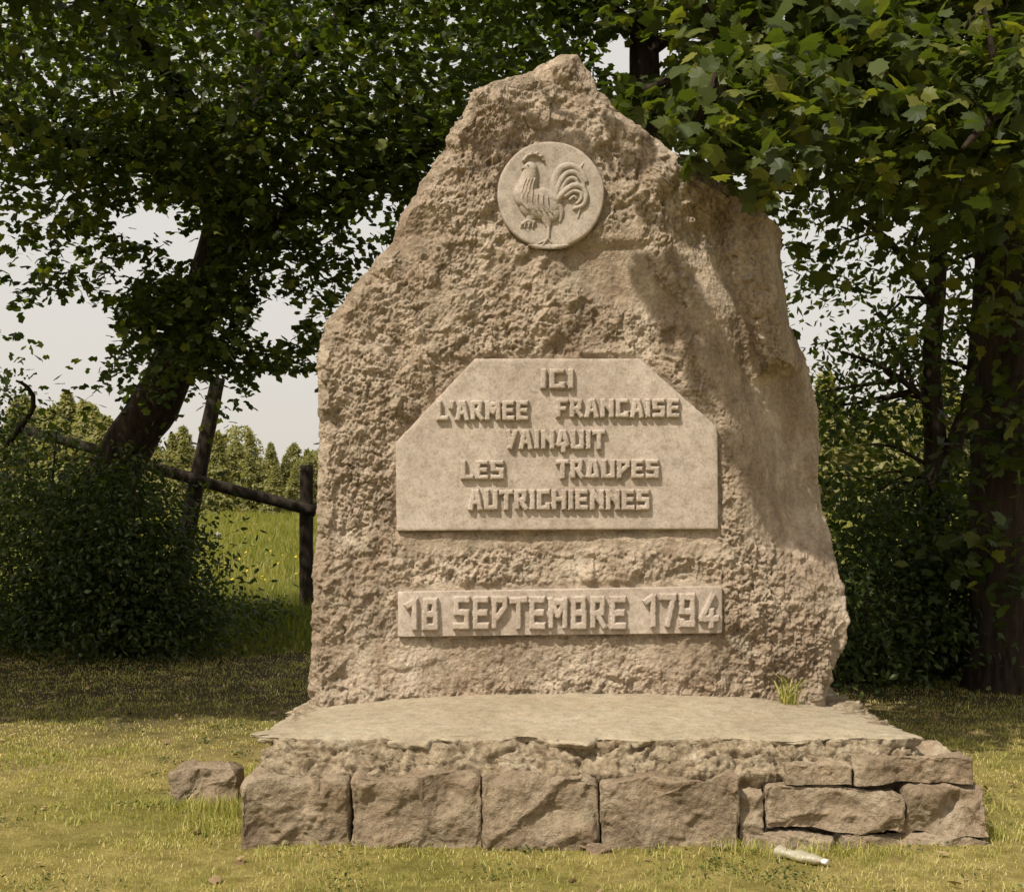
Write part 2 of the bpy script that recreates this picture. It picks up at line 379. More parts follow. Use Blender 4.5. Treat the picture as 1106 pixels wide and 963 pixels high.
    for pts, ww, k in ([[(722, 250), (752, 300), (745, 335), (760, 390), (790, 480), (800, 590), (885, 590), (880, 440), (856, 330), (834, 240), (800, 285), (765, 270)], 12, 0.80],
                       [[(608, 262), (690, 240), (706, 300), (742, 330), (720, 345), (640, 318), (612, 300)], 10, 0.85],
                       [[(425, 270), (432, 225), (470, 222), (474, 250), (450, 285)], 7, 0.7],
                       [[(430, 573), (775, 571), (779, 600), (600, 592), (440, 600)], 7, 0.8],
                       [[(345, 700), (420, 690), (430, 688), (790, 685), (790, 712), (640, 728), (470, 748), (400, 748)], 12, 0.65],
                       [[(655, 120), (690, 140), (705, 165), (680, 170), (660, 150)], 7, 0.6],
                       [[(455, 315), (480, 310), (490, 345), (465, 345)], 8, 0.6]):
        smooth = np.maximum(smooth, k * soft_poly(px, py, pts, ww))
    around = np.maximum(soft_poly(px, py, [(424, 478), (511, 384), (692, 384), (779, 460), (779, 577), (425, 577)], 5),
                        soft_poly(px, py, [(427, 632), (782, 628), (782, 686), (428, 690)], 4))
    around = np.maximum(around, 1 - sstep(56, 62, np.hypot(px - 594.7, py - 211)))
    smooth = np.maximum(smooth, 0.92 * around * front)
    smooth = smooth * (1 - 0.9 * ridge * front)
    amp = 1 - smooth
    n = ring_normals(V)
    Q = V.copy(); Q[..., 1] *= 1.0
    wv = Q + 0.03 * np.stack([perlin(Q * 9), perlin(Q * 9 + 31), perlin(Q * 9 + 77)], -1)
    d = 0.020 * perlin(Q * 3.2) * (0.4 + 0.6 * amp)
    wv2 = Q + 0.012 * np.stack([perlin(Q * 26), perlin(Q * 26 + 31), perlin(Q * 26 + 77)], -1)
    pick = 0.65 + 0.6 * perlin(Q * 2.3 + 40)
    st = np.array([1.0, 1.0, 0.8])
    d += amp * (0.030 * facets(wv * 7 * st, 1.0) + 0.021 * facets(wv * 15 + 4, 1.1) + 0.012 * crag(wv * 11 + 9, 1.0, 0.3))
    d += amp * pick * (0.018 * facets(wv2 * 30 * st + 7, 1.2) + 0.012 * facets(wv2 * 52 + 3, 1.3) + 0.008 * facets(Q * 85 + 1, 1.3) + 0.010 * perlin(wv2 * 38 + 9) + 0.007 * perlin(Q * 80 + 2) + 0.004 * perlin(Q * 140))
    r3 = perlin(Q * 70 + 2); r4 = perlin(Q * 130)
    d += (1 - amp) * (0.003 * perlin(Q * 14) + 0.002 * r3 + 0.0012 * r4)
    d *= np.where(front > 0, 0.45 + 0.55 * sstep(0.0, 0.06, de), 0.5)
    d -= 0.010 * around * front
    fade = np.ones(NR); fade[-14:] = np.linspace(1, 0.4, 14)
    V += n * (d * fade[:, None])[..., None]
    return V
BV = boulder()
mon = empty('war_monument', (0.3, 0.25, 0.42))
tag(mon, 'tall rough brown boulder memorial carrying two inscribed plaques and a rooster medallion', 'monument')
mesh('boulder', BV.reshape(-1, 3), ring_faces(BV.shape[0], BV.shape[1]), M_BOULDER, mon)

# plaques: a slab with slightly worn edges, made from an outline
def plaque(name, pts, y_front, y_back, mat, parent, bev=0.006, seed=0):
    """outline in metres (x,z), counter clockwise from below"""
    pts = np.array(pts, float); P2 = []
    for a, b in zip(pts, np.roll(pts, -1, 0)):
        k = max(2, int(np.linalg.norm(b - a) / 0.012))
        for q in range(k): P2.append(a + (b - a) * q / k)
    P2 = np.array(P2); c = P2.mean(0); n = len(P2)
    jit = 0.0022 * perlin(np.stack([P2[:, 0] * 30, 0 * P2[:, 0] + seed, P2[:, 1] * 30], -1))
    nd = (P2 - c) / np.linalg.norm(P2 - c, axis=1)[:, None]
    rows = []
    prof = [(0, y_back)] + [(0, y_back + (y_front + bev - y_back) * q / 4) for q in range(1, 5)] + [(bev * 0.3, y_front + bev * 0.3), (bev, y_front)]
    K = 36
    prof += [(None, k / K) for k in range(1, K)]
    for ins, yy in prof:
        if ins is not None:
            q = P2 + nd * (jit - ins)[:, None]; y = np.full(n, yy)
        else:
            q0 = P2 + nd * (jit - bev)[:, None]; q = q0 + (c - q0) * yy * 0.985; y = np.full(n, y_front)
        rows.append(np.stack([q[:, 0], y, q[:, 1]], -1))
    V = np.array(rows)
    V[5:, :, 1] += 0.0012 * perlin(V[5:] * 22 + seed) + 0.0006 * perlin(V[5:] * 70)
    return mesh(name, V.reshape(-1, 3), ring_faces(len(V), n), mat, parent)
YP = -0.030
pq = plaque('inscription_plaque', [(bx(429), bz(573)), (bx(775), bz(571)), (bx(774), bz(462)), (bx(690), bz(388)), (bx(513), bz(388)), (bx(428), bz(478))],
            YP, 0.06, M_PLAQUE, mon, seed=1)
YD = -0.062
dq = plaque('date_plaque', [(bx(431), bz(686)), (bx(778), bz(682)), (bx(778), bz(632)), (bx(431), bz(638))], YD, 0.04, M_PLAQUE, mon, seed=4)

# block lettering, cut as relief
T = 0.27
GL = {  # strokes in cap heights: x0,y0,x1,y1 (centre lines), then width
 'I': ([(.15, .13, .15, .87)], .30), 'C': ([(.14, .13, .14, .87), (.14, .87, .58, .87), (.14, .13, .58, .13), (.58, .13, .58, .25)], .70),
 'L': ([(.14, .13, .14, .87), (.14, .13, .56, .13)], .66), "'": ([(.12, .90, .08, .66)], .24),
 'A': ([(.13, .10, .30, .87), (.62, .10, .45, .87), (.28, .38, .50, .38), (.30, .87, .45, .87)], .76),
 'R': ([(.14, .13, .14, .87), (.14, .87, .50, .87), (.54, .87, .50, .52), (.14, .47, .50, .50), (.34, .46, .60, .11)], .74),
 'M': ([(.14, .12, .14, .87), (.72, .12, .72, .87), (.14, .87, .43, .42), (.72, .87, .43, .42), (.14, .80, .72, .80)], .86),
 'E': ([(.14, .13, .14, .87), (.14, .87, .56, .87), (.14, .5, .52, .5), (.14, .13, .58, .13)], .70),
 'F': ([(.14, .12, .14, .87), (.14, .87, .58, .87), (.14, .48, .48, .48)], .68),
 'N': ([(.14, .12, .14, .87), (.62, .12, .62, .87), (.16, .85, .60, .30)], .76),
 'S': ([(.58, .87, .15, .87), (.15, .87, .15, .54), (.15, .52, .57, .50), (.57, .50, .57, .13), (.57, .13, .12, .13)], .72),
 'V': ([(.11, .88, .23, .36), (.22, .12, .50, .88)], .62), 'Q': ([(.14, .30, .30, .87), (.60, .30, .44, .87), (.14, .26, .60, .26), (.30, .87, .44, .87), (.40, .2, .40, -.05)], .74),
 'U': ([(.14, .13, .14, .87), (.60, .13, .60, .87), (.14, .13, .60, .13)], .74), 'T': ([(.36, .10, .36, .87), (.10, .84, .62, .87)], .70),
 'O': ([(.16, .15, .28, .86), (.60, .15, .48, .86), (.16, .14, .60, .14), (.28, .86, .48, .86)], .76),
 'P': ([(.14, .11, .14, .87), (.14, .87, .54, .87), (.57, .87, .57, .66), (.55, .64, .24, .36)], .70),
 'H': ([(.14, .12, .14, .87), (.66, .12, .66, .87), (.14, .52, .66, .52)], .80),
 'B': ([(.14, .13, .14, .87), (.14, .87, .52, .87), (.14, .50, .54, .50), (.14, .13, .56, .13), (.54, .87, .54, .50), (.57, .5, .57, .13)], .72),
 '1': ([(.44, .10, .44, .88), (.16, .74, .42, .87)], .60), '8': ([(.16, .13, .16, .44), (.58, .13, .58, .44), (.16, .13, .58, .13), (.16, .50, .58, .50), (.20, .52, .20, .87), (.54, .52, .54, .87), (.20, .87, .54, .87)], .74),
 '7': ([(.13, .87, .58, .87), (.57, .84, .34, .10)], .68), '9': ([(.16, .48, .16, .87), (.16, .87, .58, .87), (.58, .87, .58, .13), (.58, .13, .16, .13), (.16, .48, .58, .46), (.16, .13, .16, .22)], .74),
 '4': ([(.56, .90, .14, .30), (.14, .28, .72, .28), (.52, .06, .52, .50)], .80)}
def text_sdf(X, Z, text, l, r, zb, zt, t):
    adv = [GL[c][1] + 0.075 for c in text]; tot = sum(adv) - 0.075; h = zt - zb; sx = (r - l) / tot
    out = np.full(X.shape, 9.0); x = 0
    k = sx / h
    for c, a in zip(text, adv):
        for (x0, y0, x1, y1) in GL[c][0]:
            ax, ay, bx_, by = l + (x + x0) * sx, zb + y0 * h, l + (x + x1) * sx, zb + y1 * h
            dx, dy = bx_ - ax, by - ay; L = math.hypot(dx, dy) + 1e-9; ux, uy = dx / L, dy / L
            vert = abs(uy)
            th = h * t * (vert * min(1.0, k * 1.0) + (1 - vert) * 0.86) / 2
            qx = (X - (ax + bx_) / 2) * ux + (Z - (ay + by) / 2) * uy; qy = -(X - (ax + bx_) / 2) * uy + (Z - (ay + by) / 2) * ux
            ex, ey = np.abs(qx) - (L / 2 + th * 0.85), np.abs(qy) - th
            d = np.hypot(np.maximum(ex, 0), np.maximum(ey, 0)) + np.minimum(np.maximum(ex, ey), 0)
            out = np.minimum(out, d)
        x += a
    return out
def relief(name, lines, ysurf, depth, mat, parent, t, step=0.0024, bev=0.006, seed=0):
    VV, FF, base = [], [], 0
    for text, l, r, tp, bt in lines:
        x0, x1, z0, z1 = bx(l) , bx(r), bz(bt), bz(tp); pad = 0.02
        gx = np.arange(x0 - pad, x1 + pad, step); gz = np.arange(z0 - pad, z1 + pad, step)
        X, Z = np.meshgrid(gx, gz)
        wob = 0.0018 * perlin(np.stack([X * 60, Z * 60, 0 * X + seed], -1)) + 0.0012 * perlin(np.stack([X * 150, Z * 150, 0 * X + seed], -1))
        d = text_sdf(X, Z, text, x0, x1, z0, z1, t) + wob
        gzd, gxd = np.gradient(d, step)
        m = (d > 0) & (d < step * 1.6)
        X2 = np.where(m, X - gxd * d, X); Z2 = np.where(m, Z - gzd * d, Z)
        hgt = np.where(d > 0, -0.004, depth * np.clip(0.62 + 0.38 * (-d) / bev, 0, 1))
        hgt = hgt + np.where(d < 0, 0.0008 * perlin(np.stack([X * 90, Z * 90, 0 * X + 3], -1)), 0)
        f = grid_faces(len(gz), len(gx)); dm = d.ravel()[f]
        f = f[(dm.min(1) < 0)]
        used = np.unique(f); mp = np.full(X.size, -1); mp[used] = np.arange(len(used)) + base; base += len(used)
        VV.append(np.stack([X2.ravel(), ysurf - hgt.ravel(), Z2.ravel()], -1)[used]); FF.append(mp[f])
    o = mesh(name, np.concatenate(VV), np.concatenate(FF), mat, parent, smooth=True)
    return o
relief('lettering', [('ICI', 583, 620, 399, 421), ("L'ARMEE", 472, 571, 433, 455), ('FRANCAISE', 600, 733, 431, 452), ('VAINQUIT', 547, 653, 464, 486),
                     ('LES', 498, 545, 497, 518), ('TROUPES', 600, 711, 496, 517), ('AUTRICHIENNES', 506, 701, 528, 551)], YP, 0.024, M_PLAQUE, pq, 0.31)
relief('lettering', [('18', 437, 476, 643, 680), ('SEPTEMBRE', 490, 675, 641, 679), ('1794', 692, 773, 638, 677)], YD, 0.026, M_PLAQUE, dq, 0.25, step=0.0028, seed=9)

# medallion with the rooster in relief
MC = (594.7, 211.0); MR = 57.7 / SC; MY = -0.015
def medallion():
    n = 160; a = np.linspace(0, 2 * np.pi, n, endpoint=False); rows = []
    prof = [(MR, 0.13), (MR, 0.06), (MR, MY + 0.008), (MR - 0.003, MY + 0.002), (MR - 0.008, MY)]
    prof += [(MR * (1 - k / 30.0) * 0.97, MY + 0.004 * sstep(0, 0.4, k / 30.0)) for k in range(1, 30)]
    for r, y in prof:
        rr = r * (1 + 0.006 * np.sin(3 * a + 1) + 0.004 * np.sin(7 * a))
        rows.append(np.stack([bx(MC[0]) + rr * np.cos(a), np.full(n, y), bz(MC[1]) + rr * np.sin(a)], -1))
    V = np.array(rows)
    return mesh('medallion', V.reshape(-1, 3), ring_faces(len(V), n), M_MEDAL, mon)
med = medallion()
def rooster():
    zx = lambda q: bx(520 + q / 6.02); zz = lambda q: bz(130 + q / 6.02); k = 1 / 6.02 / SC
    step = 0.0018
    gx = np.arange(zx(180), zx(730), step); gz = np.arange(zz(840), zz(200), step); X, Z = np.meshgrid(gx, gz); H = np.zeros_like(X)
    def cap(x0, y0, r0, x1, y1, r1, h, h2=None):
        nonlocal H
        ax, ay, cx, cy = zx(x0), zz(y0), zx(x1), zz(y1); L = (cx - ax) ** 2 + (cy - ay) ** 2 + 1e-12
        t = np.clip(((X - ax) * (cx - ax) + (Z - ay) * (cy - ay)) / L, 0, 1)
        d = np.hypot(X - ax - t * (cx - ax), Z - ay - t * (cy - ay)); r = (r0 + (r1 - r0) * t) * k
        hh = h + ((h2 if h2 is not None else h) - h) * t
        H = np.maximum(H, hh * np.sqrt(np.clip(1 - (d / r) ** 2, 0, 1)) ** 0.8)
    def path(pts, r0, r1, h, h2=None):
        n = 14; pts = np.array(pts, float); tt = np.linspace(0, len(pts) - 1, n * (len(pts) - 1) + 1)
        xs, ys = [], []
        for t in tt:   # catmull-rom
            i = min(int(t), len(pts) - 2); f = t - i; p = [pts[max(0, min(len(pts) - 1, i + q))] for q in (-1, 0, 1, 2)]
            q = 0.5 * ((2 * p[1]) + (p[2] - p[0]) * f + (2 * p[0] - 5 * p[1] + 4 * p[2] - p[3]) * f * f + (3 * p[1] - p[0] - 3 * p[2] + p[3]) * f ** 3)
            xs.append(q[0]); ys.append(q[1])
        N = len(xs); rr = np.linspace(r0, r1, N); hh = np.linspace(h, h2 if h2 is not None else h, N)
        for j in range(N - 1): cap(xs[j], ys[j], rr[j], xs[j + 1], ys[j + 1], rr[j + 1], hh[j], hh[j + 1])
    # tail plumes
    path([(470, 500), (478, 400), (510, 325), (570, 300), (635, 325), (680, 400)], 34, 15, .018, .012)
    path([(480, 505), (505, 420), (550, 355), (605, 345), (645, 385), (665, 430)], 24, 13, .021, .013)
    path([(490, 510), (525, 445), (565, 390), (605, 385), (630, 420)], 22, 12, .018, .012)
    path([(495, 520), (540, 470), (600, 432), (655, 445), (680, 500), (660, 555), (605, 578)], 26, 14, .025, .014)
    path([(545, 500), (595, 468), (640, 478), (648, 515), (620, 545)], 16, 12, .020, .012)
    path([(575, 520), (600, 500), (615, 515)], 12, 9, .014)
    path([(635, 320), (662, 285)], 12, 6, .010, .006); path([(640, 580), (625, 640)], 11, 5, .010, .005)
    path([(500, 560), (520, 600), (508, 660)], 26, 10, .016, .007)
    # body, neck, head
    cap(292, 500, 80, 430, 560, 78, .034, .028); cap(400, 500, 60, 480, 520, 45, .030, .024); cap(320, 560, 75, 455, 610, 55, .030, .022)
    cap(316, 345, 48, 285, 480, 78, .030, .034); cap(318, 322, 47, 318, 322, 47, .030)
    path([(285, 470), (262, 530), (300, 585)], 22, 16, .036, .034)                                     # edge of the wing
    for q in range(5): path([(300 + q * 32, 480 + q * 9), (292 + q * 36, 540 + q * 9), (315 + q * 36, 590 + q * 6)], 11, 8, .0375, .033)
    for q in range(4): path([(290 + q * 19, 395), (272 + q * 20, 440), (262 + q * 24, 480)], 9, 7, .0355, .036)   # hackles
    path([(276, 268), (300, 240), (345, 228), (385, 245), (402, 268)], 15, 9, .024, .015)              # comb
    for q in ((300, 236), (330, 222), (362, 224), (388, 242)): cap(q[0], q[1], 13, q[0], q[1] - 4, 10, .022)
    cap(285, 316, 18, 264, 322, 6, .026, .016); cap(292, 345, 16, 290, 372, 17, .028, .026)            # beak, wattle
    cap(300, 305, 8, 300, 305, 8, .036)                                                                # eye
    # legs
    cap(415, 610, 52, 432, 680, 24, .024, .014); path([(432, 670), (436, 730), (432, 775)], 13, 11, .013)
    path([(432, 770), (410, 800), (395, 822)], 11, 8, .013); path([(432, 772), (455, 800)], 9, 6, .012); path([(425, 780), (370, 806)], 8, 6, .011)
    cap(330, 610, 45, 310, 668, 20, .020, .013); path([(340, 668), (300, 658), (262, 682)], 15, 10, .015)
    for q in (262, 285, 312, 338): path([(q, 672), (q - 6, 702)], 10, 6, .014, .010)
    # ground crescent
    for q in range(20):
        a = q / 19.0; xx = 310 + 240 * a; yy = 815 + 14 * math.sin(math.pi * a); cap(xx, yy, 6 + 14 * math.sin(math.pi * a), xx + 12, yy, 6 + 14 * math.sin(math.pi * a), .012)
    H = H + (H > .002) * 0.0008 * perlin(np.stack([X * 120, Z * 120, 0 * X], -1))
    f = grid_faces(len(gz), len(gx)); hm = H.ravel()[f]; f = f[hm.max(1) > 0.0008]
    used = np.unique(f); mp = np.full(X.size, -1); mp[used] = np.arange(len(used))
    y = MY + 0.0042 - np.where(H.ravel() > 0.0008, H.ravel(), -0.005)
    mesh('rooster', np.stack([X.ravel(), y, Z.ravel()], -1)[used], mp[f], M_MEDAL, med)
rooster()

# ------------------------------------------------------------------ the plinth
pl = empty('stone_plinth', (0.3, -0.2, 0.0))
tag(pl, 'low crumbling plinth of rough stone blocks under a pale concrete slab', 'plinth')
def slab_top(x, y):
    u = (x - 0.28) / 1.28; dome = 0.052 * (1 - u * u) - 0.038 * u ** 4
    return 0.386 + dome * np.clip((y + 0.86) / 0.86, 0, 1) - 0.045 * np.clip(y - 0.0, 0, 1)
def slab():
    nx, ny = 300, 160; X, Y = np.meshgrid(np.linspace(-1, 1, nx), np.linspace(-1, 1, ny))
    x = 0.285 + 1.285 * X; y = -0.115 + 0.735 * Y
    # rounded corners and a ragged broken rim
    p = np.stack([x, y, 0 * x], -1)
    rag = 0.04 * perlin(p * 2.6 + 8) + 0.06 * facets(p * 5 + 1, 1.2) + 0.018 * facets(p * 13 + p[..., ::-1] * 3, 1.2) + 0.006 * perlin(p * 60)
    x = x + rag * np.abs(X) ** 12 * np.sign(X); y = y + rag * np.abs(Y) ** 12 * np.sign(Y) - 0.03 * (np.abs(Y) ** 12) * (Y < 0) * np.cos(X * 1.5) + 0.05 * np.abs(X) ** 6 * (Y < 0) * np.abs(Y) ** 10
    z = slab_top(x, y); q = np.stack([x, y, z], -1)
    edge = np.maximum(np.abs(X) ** 40, np.abs(Y) ** 40)
    z = z + 0.004 * perlin(q * 2.5) + 0.0012 * perlin(q * 18) - 0.004 * np.clip(perlin(q * 9) - 0.35, 0, 1) + 0.0012 * perlin(q * 60) - 0.006 * edge - 0.010 * np.clip(facets(q * np.array([5, 5, 1]) + 2, 0.4), 0, 1) * (np.abs(Y) > 0.9) * (Y < 0)
    V = np.stack([x, y, z], -1).reshape(-1, 3); f = [grid_faces(ny, nx)]
    idx = np.arange(nx * ny).reshape(ny, nx)
    b = np.concatenate([idx[0, :], idx[1:, -1], idx[-1, -2::-1], idx[-2:0:-1, 0]])
    rows = [V[b]]; c = np.array([0.28, -0.1, 0])
    for dz, ins in ((0.0015, -0.001), (0.008, -0.002), (0.014, -0.002), (0.020, 0.0), (0.026, 0.002), (0.032, 0.006), (0.038, 0.014), (0.042, 0.05), (0.05, 0.2)):
        q = V[b].copy(); dirn = (q - c) * np.array([1, 1, 0]); dirn /= np.linalg.norm(dirn, axis=1)[:, None]
        q2 = q - np.array([0, 0, dz * 1.0]); nz = (crag(q2 * 22 + 3, 1.0, 0.3) * -0.022 + facets(q2 * 45, 1.2) * 0.010 + perlin(q2 * 90) * 0.005) * (dz > 0.002)
        q -= dirn * (ins + nz)[:, None]; q[:, 2] -= dz * np.clip(0.75 + 0.8 * perlin(q * 2.1) + 0.5 * facets(q * 9, 1.0), 0.25, 1.6); rows.append(q)
    nb = len(b); base = len(V); VV = [V]; prev = b
    for r in rows[1:]:
        VV.append(r); cur = base + np.arange(nb); base += nb
        f.append(np.stack([prev, cur, np.roll(cur, -1), np.roll(prev, -1)], -1)); prev = cur
    mesh('concrete_slab', np.concatenate(VV), f, M_SLAB, pl)
slab()
def rubble():
    # crumbling mix between the blocks and the slab, sloping outwards all round
    pts = [(-0.90, 0.60), (-0.91, -0.2), (-0.90, -0.78), (-0.80, -0.86), (0.3, -0.88), (1.30, -0.86), (1.52, -0.80), (1.55, -0.2), (1.55, 0.60)]
    path = []
    for a, b in zip(pts, pts[1:]):
        k = max(2, int(math.dist(a, b) / 0.006))
        for q in range(k): path.append((a[0] + (b[0] - a[0]) * q / k, a[1] + (b[1] - a[1]) * q / k))
    path.append(pts[-1]); path = np.array(path); tn = np.gradient(path, axis=0)
    for _ in range(12): tn = (np.roll(tn, 1, 0) + tn + np.roll(tn, -1, 0)) / 3
    nn = np.stack([-tn[:, 1], tn[:, 0]], -1) * -1; nn /= np.linalg.norm(nn, axis=1)[:, None]
    c = np.array([0.28, 0]); flip = np.sign(((path - c) * nn).sum(1))[:, None]; nn = nn * flip
    prof = [(-0.25, 0.356), (-0.10, 0.362)] + [(0.006 + 0.085 * q, 0.372 - 0.10 * q ** 0.9) for q in np.linspace(0, 1, 26)] + [(0.10, 0.262), (0.05, 0.21), (0.03, 0.1), (0.02, -0.02)]
    rows = []
    for o, z in prof:
        q = path + nn * o; rows.append(np.stack([q[:, 0], q[:, 1], np.full(len(q), z)], -1))
    V = np.array(rows); V[2:-5, :, 2] += 0.010 * perlin(V[2:-5] * 4)
    d, e, i, o = cells(V * 36); d2, e2, i2, o2 = cells(V * 62 + 3)
    disp = 0.018 * (0.58 - d) * (0.4 + 1.2 * RV[i][..., 3]) + 0.012 * (0.6 - d2) + 0.030 * facets(V * np.array([6, 6, 15]), 1.1) + 0.018 * crag(V * 12 + 2, 1.0, 0.6) + 0.012 * facets(V * 26, 1.2) + 0.004 * perlin(V * 60)
    d3, e3, i3, o3 = cells((V + 0.02 * np.stack([perlin(V * 12), perlin(V * 12 + 9), perlin(V * 12 + 5)], -1)) * np.array([5, 5, 19]) + 9)
    disp = disp - 0.024 * (1 - sstep(0.0, 0.13, e3)) + 0.008 * RV[i3][..., 3]
    N = np.concatenate([nn, np.full((len(nn), 1), 0.8)], 1); N /= np.linalg.norm(N, axis=1)[:, None]
    V = V + N[None] * disp[..., None]
    mesh('rubble_core', V.reshape(-1, 3), grid_faces(len(V), len(path)), M_RUBBLE, pl)
rubble()
def rough_block(name, x0, x1, y0, y1, z0, z1, seed, parent, amp=1.0, step=0.007, rnd=0.026, mat=None, skew=0.0, label=None):
    w, d = x1 - x0, y1 - y0; cx, cy = (x0 + x1) / 2, (y0 + y1) / 2
    nx, ny = max(6, int(w / step)), max(6, int(d / step)); nz = max(6, int((z1 - z0) / step))
    loop = [(-1 + 2 * k / nx, -1) for k in range(nx)] + [(1, -1 + 2 * k / ny) for k in range(ny)] + [(1 - 2 * k / nx, 1) for k in range(nx)] + [(-1, 1 - 2 * k / ny) for k in range(ny)]
    loop = np.array(loop); rows = []
    zs = np.linspace(z0, z1 - rnd, nz)
    prof = [(0, z) for z in zs] + [(rnd * (1 - math.cos(a)), z1 - rnd + rnd * math.sin(a)) for a in (0.4, 0.8, 1.2, 1.57)]
    m = min(w, d) / 2; kk = max(4, int(m / step))
    prof += [(rnd + (m * 0.96 - rnd) * k / kk, z1) for k in range(1, kk + 1)]
    for ins, z in prof:
        hx, hy = w / 2 - ins, d / 2 - ins; q = loop * np.array([hx, hy])
        r = min(rnd * 1.5, hx, hy)   # round the corners
        ex = np.abs(q[:, 0]) - (hx - r); ey = np.abs(q[:, 1]) - (hy - r); cm = (ex > 0) & (ey > 0); L = np.hypot(ex, ey) + 1e-9
        s = np.where(cm & (L > r), r / L, 1.0)
        q[:, 0] = np.where(cm, np.sign(q[:, 0]) * (hx - r + ex * s), q[:, 0]); q[:, 1] = np.where(cm, np.sign(q[:, 1]) * (hy - r + ey * s), q[:, 1])
        rows.append(np.stack([q[:, 0] + cx, q[:, 1] + cy, np.full(len(q), z) + skew * q[:, 0]], -1))
    V = np.array(rows); Q = V + seed * 7.31; rg = np.random.default_rng(seed + 900)
    h = z1 - z0; mn = min(w, d, h); sc = min(1.0, mn / 0.25)
    nn = ring_normals(V); V = V + nn * np.array([0.12, 1.0, 0.35]) * 0.02 * amp * sc                                # bulge, then split it along flat breaks
    c = np.array([cx, cy, (z0 + z1) / 2]); half = np.array([w, d, h]) / 2
    for k in range(int(10 + 26 * w)):
        kind = rg.random()
        if kind < 0.55:      # breaks across the front
            nv = np.array([rg.normal() * 0.28, -1, rg.normal() * 0.30 + 0.05]); pt = c + half * np.array([rg.uniform(-1, 1), -1, rg.uniform(-1, 1)]); dep = rg.uniform(-0.014, 0.004)
        elif kind < 0.85:    # knocked edges and corners
            sx_ = rg.choice([-1, 0, 0, 1]); nv = np.array([sx_ * rg.uniform(0.4, 1), -rg.uniform(0.4, 1), rg.choice([1, 1, -1]) * rg.uniform(0.3, 1.1) * (sx_ == 0 or rg.random() < 0.6)])
            pt = c + half * np.array([sx_ if sx_ else rg.uniform(-1, 1), -1, np.sign(nv[2]) if nv[2] else rg.uniform(-1, 1)]); dep = -rg.uniform(0.0, 0.012) * sc
        else:
            nv = np.array([rg.normal() * 0.2, rg.normal() * 0.2, 1]); pt = c + half * np.array([rg.uniform(-1, 1), rg.uniform(-1, 1), 1]); dep = rg.uniform(-0.01, 0.006) * sc
        nv /= np.linalg.norm(nv); ex = ((V - pt) @ nv) - dep * amp
        loc = np.exp(-(((V - pt) ** 2).sum(-1)) / (0.16 * max(0.5, min(1.5, w / 0.4))) ** 2)                       # each break is local
        V = V - nv * (np.clip(ex, 0, 0.03) * sstep(0.12, 0.45, loc))[..., None]
    n = ring_normals(V)
    dd = 0.006 * perlin(Q * 9) * sc + 0.004 * facets(Q * 16, 1.1) + 0.005 * facets(Q * 31 + 3, 1.2) + 0.003 * perlin(Q * 40) + 0.0025 * facets(Q * 60, 1.2) + 0.002 * perlin(Q * 95)
    V = V + n * dd[..., None]
    o = mesh(name, V.reshape(-1, 3), ring_faces(len(V), V.shape[1]), mat or M_BLOCK, parent)
    if label: o['label'] = label
    return o
fb = 'foundation_block'
rough_block(fb, -1.01, -0.607, -1.05, -0.70, -0.03, 0.262, 1, pl, skew=0.02, rnd=0.035)
rough_block(fb, -0.597, -0.118, -1.06, -0.70, -0.03, 0.277, 2, pl, skew=-0.012)
rough_block(fb, -0.108, 0.322, -1.075, -0.70, -0.03, 0.286, 3, pl, rnd=0.038)
rough_block(fb, 0.333, 0.845, -1.07, -0.70, -0.03, 0.276, 4, pl, skew=0.014)
rough_block(fb, 0.855, 0.945, -1.01, -0.75, 0.02, 0.215, 5, pl, 0.6, rnd=0.012)
rough_block(fb, 0.955, 1.470, -1.04, -0.72, 0.045, 0.228, 6, pl, 0.8, skew=-0.01)
rough_block(fb, 1.48, 1.78, -1.02, -0.70, 0.03, 0.222, 7, pl, 0.8)
rough_block(fb, 1.03, 1.275, -1.0, -0.72, 0.232, 0.315, 8, pl, 0.5, rnd=0.012)
rough_block(fb, 1.285, 1.74, -0.995, -0.55, 0.228, 0.325, 9, pl, 0.5, rnd=0.012)
rough_block(fb, 0.87, 1.21, -1.07, -0.8, -0.04, 0.052, 10, pl, 0.5, rnd=0.015)
rough_block(fb, 1.215, 1.80, -1.06, -0.8, -0.04, 0.048, 11, pl, 0.5, rnd=0.015)
rough_block(fb, 1.50, 1.79, -0.69, -0.05, -0.03, 0.25, 12, pl, 0.8)
rough_block(fb, 1.48, 1.77, -0.03, 0.60, -0.03, 0.25, 13, pl, 0.8)
rough_block(fb, -1.03, -0.78, -0.69, -0.05, -0.03, 0.22, 14, pl, 0.8)
rough_block(fb, -1.05, -0.80, -0.03, 0.60, -0.03, 0.24, 15, pl, 0.8)
rough_block(fb, -0.8, 1.5, 0.42, 0.66, -0.03, 0.28, 16, pl, 0.8, step=0.03)
tag(rough_block('loose_stone', -1.475, -1.185, -0.32, -0.08, -0.03, 0.15, 21, None, 0.8, rnd=0.03),
    'low brown stone lying in the grass off the left end of the plinth', 'stone')
tag(rough_block('stone_chip', 0.27, 0.36, -1.13, -1.06, -0.02, 0.035, 23, None, 0.35, step=0.006, rnd=0.012),
    'small pale stone chip on the grass against the middle plinth block', 'stone')

